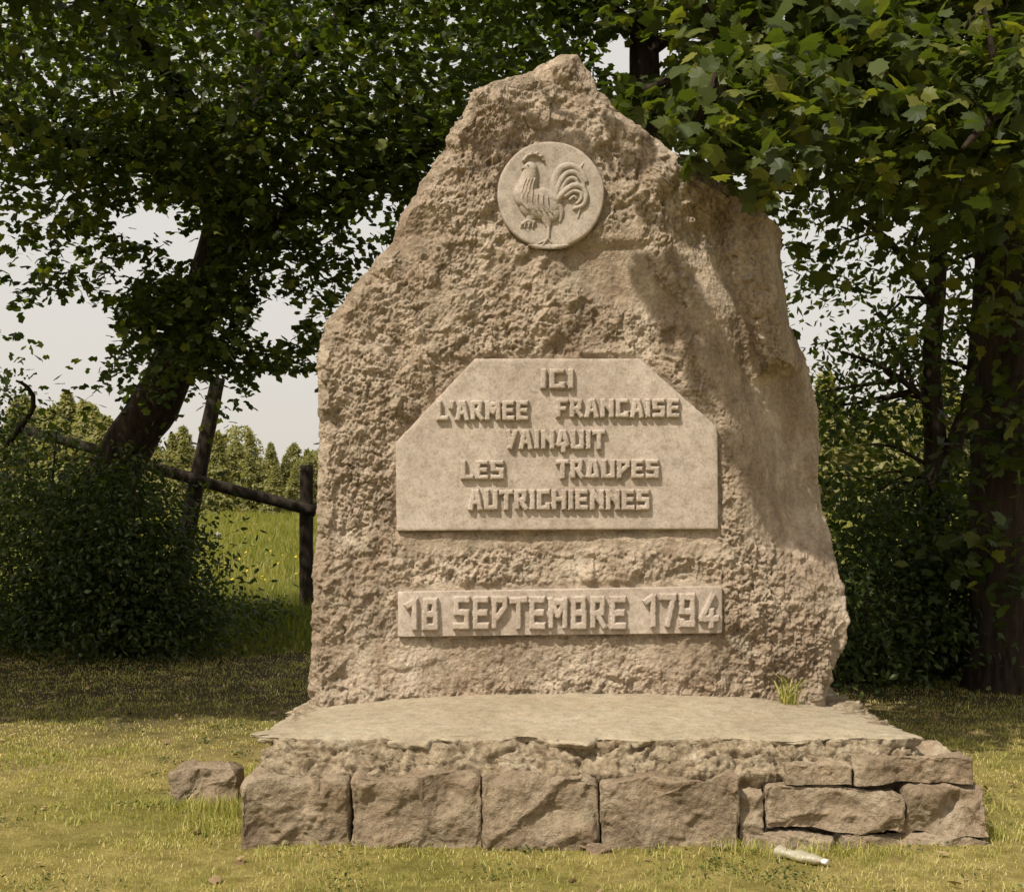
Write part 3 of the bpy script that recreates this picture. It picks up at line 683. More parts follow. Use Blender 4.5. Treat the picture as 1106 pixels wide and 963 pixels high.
# ------------------------------------------------------------------ tubes (trunks, limbs, posts)
def tube_data(pts, radii, n=10, lump=0.0, seed=0, res=0.12):
    pts = [Vector(p) for p in pts]; out, rr = [], []
    for i in range(len(pts) - 1):
        p = [pts[max(0, min(len(pts) - 1, i + q))] for q in (-1, 0, 1, 2)]
        k = max(2, int((p[2] - p[1]).length / res))
        for j in range(k):
            f = j / k
            out.append(0.5 * ((2 * p[1]) + (p[2] - p[0]) * f + (2 * p[0] - 5 * p[1] + 4 * p[2] - p[3]) * f * f + (3 * p[1] - p[0] - 3 * p[2] + p[3]) * f ** 3))
            rr.append(radii[i] + (radii[i + 1] - radii[i]) * f)
    out.append(pts[-1]); rr.append(radii[-1])
    V = []; side = None
    for i, c in enumerate(out):
        t = (out[min(i + 1, len(out) - 1)] - out[max(i - 1, 0)]).normalized()
        if side is None: side = t.orthogonal().normalized()
        side = (side - t * side.dot(t)).normalized(); up = t.cross(side)
        for k in range(n):
            a = 2 * math.pi * k / n; V.append(c + (side * math.cos(a) + up * math.sin(a)) * rr[i])
    V = np.array([tuple(v) for v in V]).reshape(len(out), n, 3)
    if lump:
        C = np.array([tuple(c) for c in out])[:, None]; D = V - C
        V = C + D * (1 + lump * (perlin(V * 5 + seed) + 0.5 * perlin(V * np.array([16, 16, 5]) + seed)))[..., None]
    return V
def join_rings(rings):
    VV, FF, base = [], [], 0
    for V in rings:
        nr, n = V.shape[:2]; fs = ring_faces(nr, n, True, True)
        VV.append(V.reshape(-1, 3)); FF += [np.asarray(f) + base for f in fs]; base += nr * n
    return np.concatenate(VV), FF

# ------------------------------------------------------------------ leaves
def maple_tpl():
    h = [(0.24, -0.06), (0.46, 0.05), (0.40, 0.16), (0.60, 0.36), (0.44, 0.42), (0.44, 0.66), (0.26, 0.64), (0.0, 1.0)]
    pts = [(0, 0.0)] + h + [(-x, y) for x, y in h[-2::-1]]
    v = [(0, 0.35)] + pts; n = len(pts)
    f = [(0, 1 + k, 1 + (k + 1) % n) for k in range(n)]
    v = np.array([(x, y, -0.35 * x * x - 0.15 * y * y) for x, y in v]); return v, np.array(f)
def oval_tpl():
    v = np.array([(0, 0, 0), (0.27, 0.32, -0.07), (0.20, 0.70, -0.09), (0, 1, -0.12), (-0.20, 0.70, -0.09), (-0.27, 0.32, -0.07), (0, 0.5, 0.0)], float)
    f = np.array([(0, 1, 6), (1, 2, 6), (2, 3, 6), (3, 4, 6), (4, 5, 6), (5, 0, 6)]); return v, f
def small_maple_tpl():
    v = np.array([(0, 0.3, 0), (0, 0, 0), (0.45, 0.12, -0.1), (0.26, 0.36, -0.05), (0.42, 0.66, -0.12), (0, 1, -0.15), (-0.42, 0.66, -0.12), (-0.26, 0.36, -0.05), (-0.45, 0.12, -0.1)], float)
    f = np.array([(0, 1 + k, 1 + (k + 1) % 8) for k in range(8)]); return v, f
TPL = {'maple': maple_tpl(), 'oval': oval_tpl(), 'small_maple': small_maple_tpl()}
def leaf_mesh(name, pos, nrm, dirn, size, tint, tpl, mat, parent):
    tv, tf = TPL[tpl]; N = len(pos)
    nrm = nrm / np.linalg.norm(nrm, axis=1)[:, None]; dirn = dirn - nrm * (dirn * nrm).sum(1)[:, None]; dirn /= np.linalg.norm(dirn, axis=1)[:, None] + 1e-9
    side = np.cross(dirn, nrm)
    lr = np.random.default_rng(N); wide = lr.uniform(0.75, 1.15, N)[:, None, None]; curl = lr.uniform(-0.4, 2.4, N)[:, None, None]; bend = lr.normal(0, 0.18, N)[:, None, None]
    tx, ty, tz = [tv[None, :, k, None] for k in range(3)]
    V = pos[:, None] + size[:, None, None] * (side[:, None] * (tx * wide + bend * ty * ty) + dirn[:, None] * ty + nrm[:, None] * tz * curl)
    Fc = (np.arange(N)[:, None, None] * len(tv) + tf[None]).reshape(-1, 3)
    return mesh(name, V.reshape(-1, 3), Fc, mat, parent, smooth=False, attrs={'tint': np.repeat(tint, len(tv))})
def sprays(rng, blobs, per=26, rad=0.34, flat=0.16, size=(0.07, 0.12), tilt=0.55, shell=0.55):
    """leaf sprays inside ellipsoids: returns pos, normal, direction, size, tint"""
    P_, N_, D_, S_, T_ = [], [], [], [], []; C_ = []
    for b in blobs:
        cx, cy, cz, rx, ry, rz, ns = b
        u = rng.normal(size=(ns, 3)); u /= np.linalg.norm(u, axis=1)[:, None]
        r = rng.random(ns) ** (1 / 3.0); r = shell + (1 - shell) * r if shell else r
        c = np.array([cx, cy, cz]) + u * r[:, None] * np.array([rx, ry, rz]); C_.append(c)
        for k in range(ns):
            m = int(per * rng.uniform(0.6, 1.4)); rr = rad * rng.uniform(0.6, 1.3)
            ax = np.array([u[k, 0], u[k, 1], -0.25 + 0.3 * rng.normal()]); ax /= np.linalg.norm(ax)       # sprays reach outwards and droop
            l = rng.normal(size=(m, 3)) * np.array([rr, rr, rr * flat]); drop = -0.25 * (l ** 2)[:, :2].sum(1) / rr
            p = c[k] + l + np.outer(l @ ax, ax) * 0.5; p[:, 2] += drop
            up = np.array([0.3 * ax[0], 0.3 * ax[1], 1.0])
            P_.append(p); N_.append(up + tilt * rng.normal(size=(m, 3))); dd = rng.normal(size=(m, 3)) + ax * 0.9; dd[:, 2] -= 0.5; D_.append(dd)
            S_.append(rng.uniform(size[0], size[1], m)); T_.append(np.clip(rng.normal(0.42 + 0.26 * rng.normal(), 0.15, m), 0, 1))
    return [np.concatenate(q) for q in (P_, N_, D_, S_, T_)], np.concatenate(C_)
def cull(data, keep):
    k = keep(data[0]); return [q[k] for q in data]
def photo_xy(p):
    d = p[:, 1] - CAM_Y; return 553 + p[:, 0] / d * F, 540 - (p[:, 2] - CAM_H) / d * F

def tree(name, label, base, trunk, limbs, blobs, tpl, mat, seed, per=26, rad=0.34, size=(0.07, 0.12), twigs=60, lump=0.10, keep=None, cat='tree', tilt=0.55, flat=0.16, shell=0.55):
    rng = np.random.default_rng(seed); root = empty(name, base); tag(root, label, cat)
    data, C = sprays(rng, blobs, per, rad, flat, size, tilt, shell)
    if keep is not None: data = cull(data, keep)
    rings = [tube_data(t[0], t[1], 14 if k == 0 else 9, lump, seed + k) for k, t in enumerate([trunk] + limbs)]
    # twigs reach from the limbs to the sprays
    nodes = np.concatenate([np.array([V.mean(0) for V in r]) for r in rings[1:]]) if len(rings) > 1 else np.array([V.mean(0) for V in rings[0]])
    if keep is not None: C = C[keep(C)]
    for k in rng.choice(len(C), min(twigs, len(C)), replace=False):
        c = C[k]; d = np.linalg.norm(nodes - c, axis=1) + np.clip(nodes[:, 2] - c[2], 0, None) * 0.8; a = nodes[d.argmin()]
        if np.linalg.norm(a - c) > 2.6: continue
        if keep is not None and not keep(a + (c - a) * np.linspace(0.1, 1, 6)[:, None]).all(): continue
        mid = (a + c) / 2 + rng.normal(size=3) * 0.08 + np.array([0, 0, 0.08])
        rings.append(tube_data([a, mid, c], [0.022, 0.014, 0.006], 5, 0, res=0.25))
    v, f = join_rings(rings); mesh('trunk', v, f, M_BARK, root)
    leaf_mesh('crown', *data, tpl, mat, root)
    return root

# left tree: thick leaning trunk, wide crown hanging over the shade
def bl(px, py, d, rpx, ry, rpy, n):
    c = P(px, py, d); s = d / F; return (c[0], c[1], c[2], rpx * s, ry, rpy * s, n)
tb = P(60, 690, 12.2)
A_tr = [(tb[0], tb[1], -0.1), (tb[0] + 0.08, tb[1], 0.5), P(134, 490, 12.1), P(176, 420, 12.0), P(226, 300, 11.9), P(262, 150, 11.8), P(300, -30, 11.7), P(330, -300, 11.6)]
A_limbs = [([P(222, 300, 11.9), P(300, 240, 11.2), P(400, 190, 10.6), P(480, 150, 10.2)], [0.13, 0.09, 0.06, 0.03]),
           ([P(240, 225, 11.85), P(160, 175, 11.2), P(60, 150, 10.4), P(-60, 120, 9.8)], [0.12, 0.09, 0.06, 0.03]),
           ([P(262, 150, 11.8), P(330, 60, 10.6), P(420, -20, 9.5), P(500, -80, 8.6)], [0.12, 0.08, 0.06, 0.03]),
           ([P(250, 190, 11.8), P(180, 80, 10.4), P(100, -20, 9.0), P(30, -90, 8.0)], [0.12, 0.09, 0.06, 0.03]),
           ([P(300, -30, 11.7), P(260, -220, 11), P(200, -420, 10.6)], [0.12, 0.08, 0.03])]
A_bl = [bl(60, 70, 10.5, 170, 1.3, 130, 95), bl(240, 80, 10.2, 170, 1.3, 120, 120), bl(420, 70, 10.4, 130, 1.2, 120, 100),
        bl(130, 190, 10.8, 160, 1.2, 70, 90), bl(330, 190, 10.8, 150, 1.2, 85, 110), bl(440, 170, 11.0, 90, 1.0, 80, 60),
        bl(30, 300, 11.2, 80, 0.9, 50, 24), bl(300, 310, 11.4, 110, 0.8, 60, 60), bl(230, 350, 11.2, 70, 0.7, 55, 40), bl(140, 300, 11.3, 70, 0.7, 45, 14), bl(320, 385, 11.0, 40, 0.5, 22, 9),
        bl(200, -120, 10.5, 330, 2.2, 150, 50), bl(200, -320, 11.0, 300, 2.4, 160, 30), bl(90, -60, 8.3, 230, 1.3, 90, 55), bl(420, -80, 8.8, 190, 1.2, 90, 45), bl(-150, 50, 10.5, 150, 1.8, 160, 80),
        (-5.0, 0.4, 5.0, 2.7, 2.2, 0.8, 900), (-3.2, 2.0, 5.6, 2.2, 1.8, 0.7, 50), (-6.5, 4.0, 5.0, 2.0, 2.0, 1.4, 160),
        bl(215, 330, 10.9, 75, 0.5, 70, 60), bl(150, 320, 11.0, 40, 0.5, 40, 16), bl(120, 170, 10.6, 120, 0.8, 40, 30),
        bl(240, 60, 13.0, 300, 0.7, 95, 150)]
def trunk_gap(p):
    x, y = photo_xy(p); return ((x - 690) / 48) ** 2 + ((y - 60) / 27) ** 2 < 0.75 + 0.9 * perlin(p * 5)
def keepA(p):
    x, y = photo_xy(p); nz = 0.55 * perlin(p * 3.1) + 0.5 * perlin(p * 7.5)
    h = np.minimum(np.minimum(((x - 165) / 50) ** 2 + ((y - 240) / 25) ** 2, ((x - 205) / 30) ** 2 + ((y - 268) / 26) ** 2), ((x - 75) / 66) ** 2 + ((y - 355) / 44) ** 2)
    h = np.minimum(h, ((x - 300) / 34) ** 2 + ((y - 345) / 30) ** 2)
    hole = h < 0.85 + 1.5 * nz
    hole |= (x > 275) & (x < 345) & (y > 402)
    d = p[:, 1] - CAM_Y; q = np.stack([p[:, 0] / d * 22, 0.35 * d, (p[:, 2] - CAM_H) / d * 26], -1)
    wgt = sstep(165, 215, y) * (1 - sstep(345, 385, y)) * (1 - 0.55 * sstep(330, 420, x))
    hole |= (perlin(q) + 0.5 * perlin(q * 2.2 + 7) > 0.64 - 0.36 * wgt) & (wgt > 0.05)
    hole |= trunk_gap(p)
    return ~hole & (p[:, 1] + 0.60 * p[:, 2] > 1.9 + 0.5 * perlin(p * 0.8)) & (p[:, 1] > -2.2)
tree('leaning_tree', 'thick dark trunk leaning right over the left bush under a wide dense green crown', (tb[0], tb[1], 0),
     (A_tr, [0.30, 0.25, 0.225, 0.21, 0.18, 0.15, 0.11, 0.05]), A_limbs, A_bl, 'small_maple', M_LEAF, 21, twigs=140, keep=keepA, size=(0.06, 0.10))

# tree behind the stone: a straight dark trunk above the peak
cb = P(697, 700, 12.6)
tree('straight_tree', 'tree with straight dark upright trunk showing just above the boulder peak', (cb[0], cb[1], 0),
     ([(cb[0], cb[1], -0.1), (cb[0], cb[1], 2), P(696, 80, 12.6), P(694, -200, 12.6), P(700, -420, 12.6)], [0.19, 0.165, 0.14, 0.11, 0.05]),
     [([P(696, 40, 12.6), P(600, -40, 12.2), P(540, -80, 11.6)], [0.07, 0.05, 0.03]), ([P(696, 60, 12.6), P(780, 0, 12.0), P(860, -40, 11.4)], [0.07, 0.05, 0.03]),
      ([P(694, -100, 12.6), P(640, -250, 12.2), P(600, -350, 12)], [0.07, 0.05, 0.03])],
     [bl(560, 30, 12.2, 80, 0.9, 70, 60), bl(640, -10, 12.8, 90, 1.0, 45, 55), bl(800, 40, 12.6, 110, 1.0, 80, 80), bl(690, -200, 12.3, 260, 1.9, 150, 200), bl(660, 100, 13.2, 40, 0.4, 22, 10),
      bl(720, 120, 13.0, 60, 0.5, 25, 25), bl(500, 130, 13, 60, 0.6, 50, 18), bl(690, -380, 12.5, 200, 1.6, 140, 110), (0.2, 2.6, 5.6, 1.6, 1.2, 0.6, 90)],
     'small_maple', M_LEAF, 22, twigs=60, keep=lambda p: ~trunk_gap(p), size=(0.075, 0.12))

# forked slim tree on the right
fb_ = P(1000, 716, 10.6)
tree('forked_tree', 'slim dark tree forking low in two stems on the right behind the boulder', (fb_[0], fb_[1], 0),
     ([(fb_[0], fb_[1], -0.1), P(1003, 620, 10.6), P(1012, 520, 10.6), P(1006, 400, 10.6), P(1014, 260, 10.6), P(1008, 60, 10.6), P(1000, -200, 10.6)], [0.12, 0.11, 0.10, 0.075, 0.07, 0.06, 0.03]),
     [([P(1010, 525, 10.6), P(1034, 470, 10.5), P(1052, 400, 10.4), P(1060, 260, 10.3)], [0.075, 0.065, 0.06, 0.04]),
      ([P(1010, 330, 10.6), P(960, 260, 10.3), P(900, 220, 10.0)], [0.035, 0.025, 0.012]), ([P(1008, 440, 10.6), P(960, 400, 10.4), P(910, 380, 10.3)], [0.03, 0.02, 0.01])],
     [bl(1000, 330, 10.8, 60, 0.6, 80, 40), bl(930, 410, 10.8, 50, 0.5, 50, 36), bl(1000, 440, 11.0, 60, 0.6, 60, 24), bl(930, 545, 10.6, 55, 0.5, 40, 36), bl(1010, 560, 10.8, 60, 0.5, 40, 50), bl(890, 180, 11.0, 60, 0.6, 40, 24),
      bl(930, 310, 11.2, 60, 0.6, 60, 20), bl(1000, 210, 10.8, 70, 0.7, 60, 24), bl(1000, 60, 10.8, 110, 0.9, 90, 90), bl(1000, -140, 10.6, 170, 1.3, 120, 120), bl(880, 270, 11.2, 30, 0.4, 50, 9), bl(890, 480, 11, 40, .4, 60, 20)],
     'oval', M_LEAF, 23, per=22, rad=0.26, size=(0.055, 0.095), twigs=50, tilt=1.2)

def keepM(p):
    x, y = photo_xy(p); d = p[:, 1] - CAM_Y
    bad = (d < 6.4) & (y > -15) & ((x < 728) | (y > np.interp(x, [700, 735, 760, 800, 825, 845, 860, 900, 960, 1106], [185, 188, 190, 204, 224, 212, 190, 195, 225, 260])))
    bad |= (d >= 6.4) & (d < 7.2) & ((x < 655) | ((x < 780) & (y > 128)))
    bad |= trunk_gap(p)
    # the out-of-frame spray, added for its shade, only shades the right flank and, thinly, the top of the boulder
    k = -1.0 / SUN_TRAVEL.y; sx = p[:, 0] - p[:, 1] * SUN_TRAVEL.x / SUN_TRAVEL.y; sz = p[:, 2] - p[:, 1] * SUN_TRAVEL.z / SUN_TRAVEL.y
    hx, hy = sx * SC + 553, 540 - (sz - CAM_H) * SC; over = (p[:, 1] < -0.02) & (y < -15)
    flank = inside(hx, hy, [(672, 262), (720, 266), (765, 318), (800, 385), (850, 445), (890, 490), (890, 570), (815, 520), (787, 455), (742, 395), (700, 330)])
    topz = inside(hx, hy, [(495, 110), (615, 50), (720, 140), (850, 222), (838, 262), (700, 250), (668, 150), (590, 138), (500, 200)]) & (np.random.default_rng(9).random(len(p)) < 0.5)
    bad |= over & ~(flank | topz)
    return ~bad
# big maple at the right edge, its long limb overhanging the stone
mb = P(1082, 742, 9.3)
tree('overhanging_maple', 'big dark maple at the right edge with one leafy limb hanging before the boulder', (mb[0], mb[1], 0),
     ([(mb[0], mb[1], -0.1), (mb[0] + 0.02, mb[1], 0.4), P(1080, 540, 9.3), P(1084, 400, 9.3), P(1080, 200, 9.2), P(1070, -50, 9.1), P(1060, -330, 9)], [0.30, 0.235, 0.215, 0.20, 0.18, 0.15, 0.08]),
     [([P(1078, 150, 9.2), P(1010, 60, 7.8), P(900, 60, 6.5), P(800, 85, 5.9), P(748, 140, 5.55)], [0.10, 0.065, 0.035, 0.016, 0.006]),
      ([P(1070, -20, 9.1), P(960, -60, 7.6), P(850, 0, 6.6), P(760, 60, 6.65), P(695, 98, 6.75)], [0.09, 0.06, 0.03, 0.012, 0.005]),
      ([P(1080, 180, 9.2), P(1110, 110, 7.6), P(1080, 120, 6.4), P(1040, 160, 5.9)], [0.09, 0.06, 0.03, 0.01]),
      ([P(1070, -50, 9.1), P(1150, -200, 8.6), P(1200, -330, 8.2)], [0.09, 0.06, 0.03]), ([P(1070, -60, 9.1), (2.2, 1.4, 4.9), (0.9, -0.2, 4.75), (0.05, -1.1, 4.3), (0.15, -1.3, 3.85)], [0.09, 0.06, 0.035, 0.016, 0.006]), ([P(1065, -100, 9.1), P(980, -260, 8.2), P(900, -350, 7.6)], [0.09, 0.06, 0.03])],  # includes an unseen limb added to carry the shading sprays
     [bl(990, 40, 7.6, 150, 0.9, 90, 60), bl(900, 70, 6.5, 100, 0.5, 60, 26), bl(800, 90, 6.0, 60, 0.35, 55, 24), bl(755, 135, 5.7, 30, 0.14, 34, 12), bl(690, 106, 6.9, 32, 0.14, 18, 13),
      bl(850, 160, 6.2, 60, 0.35, 45, 10), bl(1060, 120, 6.6, 80, 0.6, 80, 30), bl(830, 10, 6.6, 120, 0.5, 50, 30), bl(1000, 150, 7.2, 90, 0.7, 50, 25), bl(985, -130, 7.8, 220, 1.3, 110, 90), bl(1080, 50, 9.3, 140, 1.3, 120, 70),
      bl(1060, -300, 8.8, 260, 1.9, 160, 130), bl(1085, 270, 8.6, 55, 0.7, 70, 22), bl(1090, 430, 8.9, 40, 0.35, 80, 16), bl(1060, 600, 9.0, 26, 0.2, 40, 8), bl(1200, 150, 8.5, 110, 1.2, 150, 40), bl(820, 205, 5.9, 14, 0.06, 12, 3),
      (1.7, 1.3, 5.0, 1.8, 1.2, 0.5, 170), (3.6, 0.9, 5.1, 2.0, 1.6, 0.7, 330), (0.6, 0.6, 5.2, 1.3, 0.8, 0.5, 170),
      (-0.32, -1.25, 4.36, 0.26, 0.2, 0.16, 10), (0.0, -1.25, 3.98, 0.28, 0.2, 0.2, 13), (0.2, -1.3, 3.68, 0.2, 0.15, 0.15, 7), (0.1, -0.9, 4.6, 0.6, 0.3, 0.25, 7), (-0.65, -0.9, 4.65, 0.5, 0.3, 0.25, 6)],  # unseen sprays added to shade the boulder's flank and top
     'maple', M_MAPLE, 24, keep=keepM, per=24, rad=0.22, size=(0.055, 0.115), twigs=110, tilt=0.6, flat=0.3)

# ------------------------------------------------------------------ shrubs and undergrowth
def shrub(name, label, blobs, seed, size=(0.035, 0.075), per=34, rad=0.2, cat='shrub', tpl='oval', mat=None, group=None, stems=16):
    rng = np.random.default_rng(seed); c0 = blobs[0]; base = (c0[0], c0[1], 0.0)
    root = empty(name, base); tag(root, label, cat, group)
    data, C = sprays(rng, blobs, per, rad, 0.5, size, 0.8, 0.35)
    data = cull(data, lambda p: p[:, 2] > 0.0)
    rings = []
    for k in rng.choice(len(C), min(stems, len(C)), replace=False):
        c = C[k]; b = np.array([base[0] + (c[0] - base[0]) * 0.35, base[1] + (c[1] - base[1]) * 0.35, -0.05])
        rings.append(tube_data([b, (b + c) / 2 + rng.normal(size=3) * 0.06, c], [0.022, 0.015, 0.006], 5, res=0.25))
    v, f = join_rings(rings); mesh('stem', v, f, M_BARK, root)
    leaf_mesh('foliage', *data, tpl, mat or M_BUSH, root)
    return root
shrub('shrub', 'tall dark bush at the left edge, its top catching the sun', [bl(20, 590, 11.6, 100, 0.9, 100, 300), bl(5, 455, 12.3, 36, 0.5, 45, 36), bl(-80, 560, 12, 80, 0.9, 150, 90), bl(55, 482, 11.6, 22, .3, 22, 5), bl(88, 505, 11.2, 16, .2, 26, 5), bl(30, 640, 10.7, 40, .3, 50, 12), bl(75, 672, 10.7, 30, .3, 26, 8)], 31)
shrub('shrub', 'rounded dark bush round the foot of the leaning trunk', [bl(120, 590, 11.2, 62, 0.7, 95, 250), bl(165, 620, 11.2, 40, 0.5, 70, 120), bl(210, 655, 11.3, 60, 0.4, 30, 50), bl(192, 560, 11.3, 12, .2, 30, 5), bl(150, 500, 11.2, 18, .2, 26, 6), bl(140, 668, 10.7, 36, .3, 24, 9), bl(245, 655, 11.8, 26, .3, 24, 7)], 32)
shrub('shrub', 'low dark brambles at the foot of the fence post left of the boulder', [bl(270, 662, 13.3, 70, 0.4, 18, 30)], 33, rad=0.15)
shrub('shrub', 'dark leafy undergrowth just right of the boulder', [bl(925, 665, 9.6, 50, 0.6, 70, 150), bl(950, 590, 9.9, 50, 0.5, 50, 60)], 34)
shrub('shrub', 'dark bush between the forked tree and the big right trunk', [bl(1025, 660, 9.9, 50, 0.6, 85, 170), bl(1040, 560, 10.1, 40, 0.5, 60, 50)], 35)
shrub('shrub', 'dark undergrowth beyond the big trunk at the right edge', [bl(1135, 640, 9.9, 60, 0.7, 120, 130)], 36)

# ------------------------------------------------------------------ broken fence on the left
fn = empty('wooden_fence', (P(330, 672, 14.2)[0], P(330, 672, 14.2)[1], 0))
tag(fn, 'broken wooden fence with one sloping rail left of the boulder', 'fence')
def post(pts, r, name, lump=0.09):
    V = tube_data(pts, r, 10, lump, 3, 0.1); v, f = join_rings([V]); return mesh(name, v, f, M_WOOD, fn)
a = P(331, 672, 14.2)
post([(a[0], a[1], -0.1), (a[0], a[1], 0.9), P(331, 502, 14.2)], [0.078, 0.075, 0.07], 'post')
post([(P(186, 690, 14.2)[0], 8.2, -0.1), P(205, 560, 14.2), P(236, 408, 14.2)], [0.10, 0.09, 0.075], 'post')['label'] = 'leaning fence post'
post([P(26, 464, 14.0), P(120, 490, 14.02), P(215, 519, 14.05), P(341, 552, 14.08)], [0.05, 0.058, 0.062, 0.06], 'rail')
br = tube_data([P(8, 480, 12.2), P(36, 440, 12.0), P(30, 418, 11.9), P(17, 411, 11.85)], [0.03, 0.024, 0.02, 0.01], 7, 0.1, 2)
v, f = join_rings([br]); tag(mesh('dead_branch', v, f, M_BARK), 'bent dead branch sticking out of the bush top at the left edge', 'branch')

# ------------------------------------------------------------------ far conifers beyond the field
def far_proto(seed, h, r, round_top):
    rng = np.random.default_rng(seed); n = 2200
    t = rng.random(n) ** 0.8; az = rng.random(n) * 6.283
    lump = 0.75 + 0.5 * perlin(np.stack([2.2 * np.cos(az), 2.2 * np.sin(az) + seed, t * h * 0.9], -1)) + 0.18 * np.sin(t * 38 + seed) * (1 - round_top)
    prof = (1 - t) ** 0.75 * (1 - round_top) + round_top * np.sqrt(np.clip(1 - (2 * t - 0.75) ** 2 / 1.6, 0, 1))
    rr = r * prof * lump * (0.35 + 0.65 * rng.random(n) ** 0.5) + 0.05
    p = np.stack([rr * np.cos(az), rr * np.sin(az), h * (0.02 + 0.98 * t)], -1)
    d = np.stack([np.cos(az), np.sin(az), -0.35 + 0.9 * t], -1) + rng.normal(size=(n, 3)) * 0.4
    nrm = np.stack([0.6 * np.cos(az), 0.6 * np.sin(az), np.ones(n)], -1) + rng.normal(size=(n, 3)) * 0.6
    size = (0.62 - 0.3 * t) * rng.uniform(0.5, 1.2, n) * (h / 7)
    tint = np.clip(rng.normal(0.45, 0.2, n) + 0.25 * (t - 0.5) + 0.3 * (lump - 0.75), 0, 1)
    return leaf_mesh('broadleaf_tree' if round_top else 'conifer', p, nrm, d, size, tint, 'oval', M_CONIF, None)
SPEC = [(6.6, 1.9, 0), (5.6, 2.2, 0), (7.4, 1.9, 0), (5.2, 2.6, 0), (5.4, 2.3, 0.85), (6.0, 2.7, 0.7)]
protos = [far_proto(41 + k, *q) for k, q in enumerate(SPEC)]
used = [False] * len(SPEC)
def far_tree(px, d, k, s):
    o = protos[k]
    if used[k]: o = o.copy(); COL.objects.link(o)
    used[k] = True
    q = P(px, 540, d); o.location = (q[0], q[1], float(ground_z(q[0], q[1])) - 0.1); o.rotation_euler = (random.uniform(-.05, .05), random.uniform(-.05, .05), random.random() * 6.28)
    o.scale = (s * random.uniform(0.85, 1.35), s * random.uniform(0.85, 1.35), s)
    if SPEC[k][2]: tag(o, 'far rounded olive green tree at the field edge among the conifers', 'tree', 'rounded trees of the far wood')
    else: tag(o, 'far pointed conifer in the plantation beyond the field', 'conifer', 'conifers of the far plantation')
for i in range(56):
    px = 12 + i * 6.5 + random.uniform(-6, 6); d = random.uniform(60, 86)
    top = np.interp(px, [20, 90, 160, 250, 300, 350], [428, 430, 462, 462, 478, 486]) + random.uniform(-6, 26)
    hh = (550 - top) / F * d; k = random.choice([0, 0, 1, 2, 2, 3, 4]); far_tree(px, d, k, hh / SPEC[k][0])
for i in range(34):
    px = 372 + i * 16 + random.uniform(-6, 6); d = random.uniform(62, 84); k = random.choice([0, 1, 2, 3, 4]); far_tree(px, d, k, random.uniform(0.8, 1.1))
for i in range(16):
    px = 895 + i * 16 + random.uniform(-6, 6); d = random.uniform(66, 84); k = i % 6; far_tree(px, d, k, random.uniform(0.8, 1.1))

# ------------------------------------------------------------------ grass
def blades(name, x, y, z0, h, w, lean, tint, mat, rng):
    n = len(x); az = rng.random(n) * 6.283; la = rng.random(n) * 6.283; ln = lean * rng.random(n) ** 0.7 * h
    sx, sy = np.cos(az) * w / 2, np.sin(az) * w / 2; lx, ly = np.cos(la) * ln, np.sin(la) * ln
    V = np.zeros((n, 5, 3))
    V[:, 0] = np.stack([x - sx, y - sy, z0 - 0.004], -1); V[:, 1] = np.stack([x + sx, y + sy, z0 - 0.004], -1)
    V[:, 2] = np.stack([x + sx * .8 + lx * .35, y + sy * .8 + ly * .35, z0 + h * .6], -1); V[:, 3] = np.stack([x - sx * .8 + lx * .35, y - sy * .8 + ly * .35, z0 + h * .6], -1)
    V[:, 4] = np.stack([x + lx, y + ly, z0 + h * (1 - 0.25 * np.minimum(lean * 0.5, 1))], -1)
    b = np.arange(n)[:, None] * 5
    f = [b + np.array([[0, 1, 2, 3]]), b + np.array([[3, 2, 4]])]
    o = mesh(name, V.reshape(-1, 3), f, mat, None, smooth=True, attrs={'tint': np.repeat(tint, 5)}); return o
def in_plinth(x, y):
    return ((x > -0.98) & (x < 1.78) & (y > -1.02) & (y < 0.62)) | ((x > -1.44) & (x < -1.2) & (y > -0.30) & (y < -0.1))
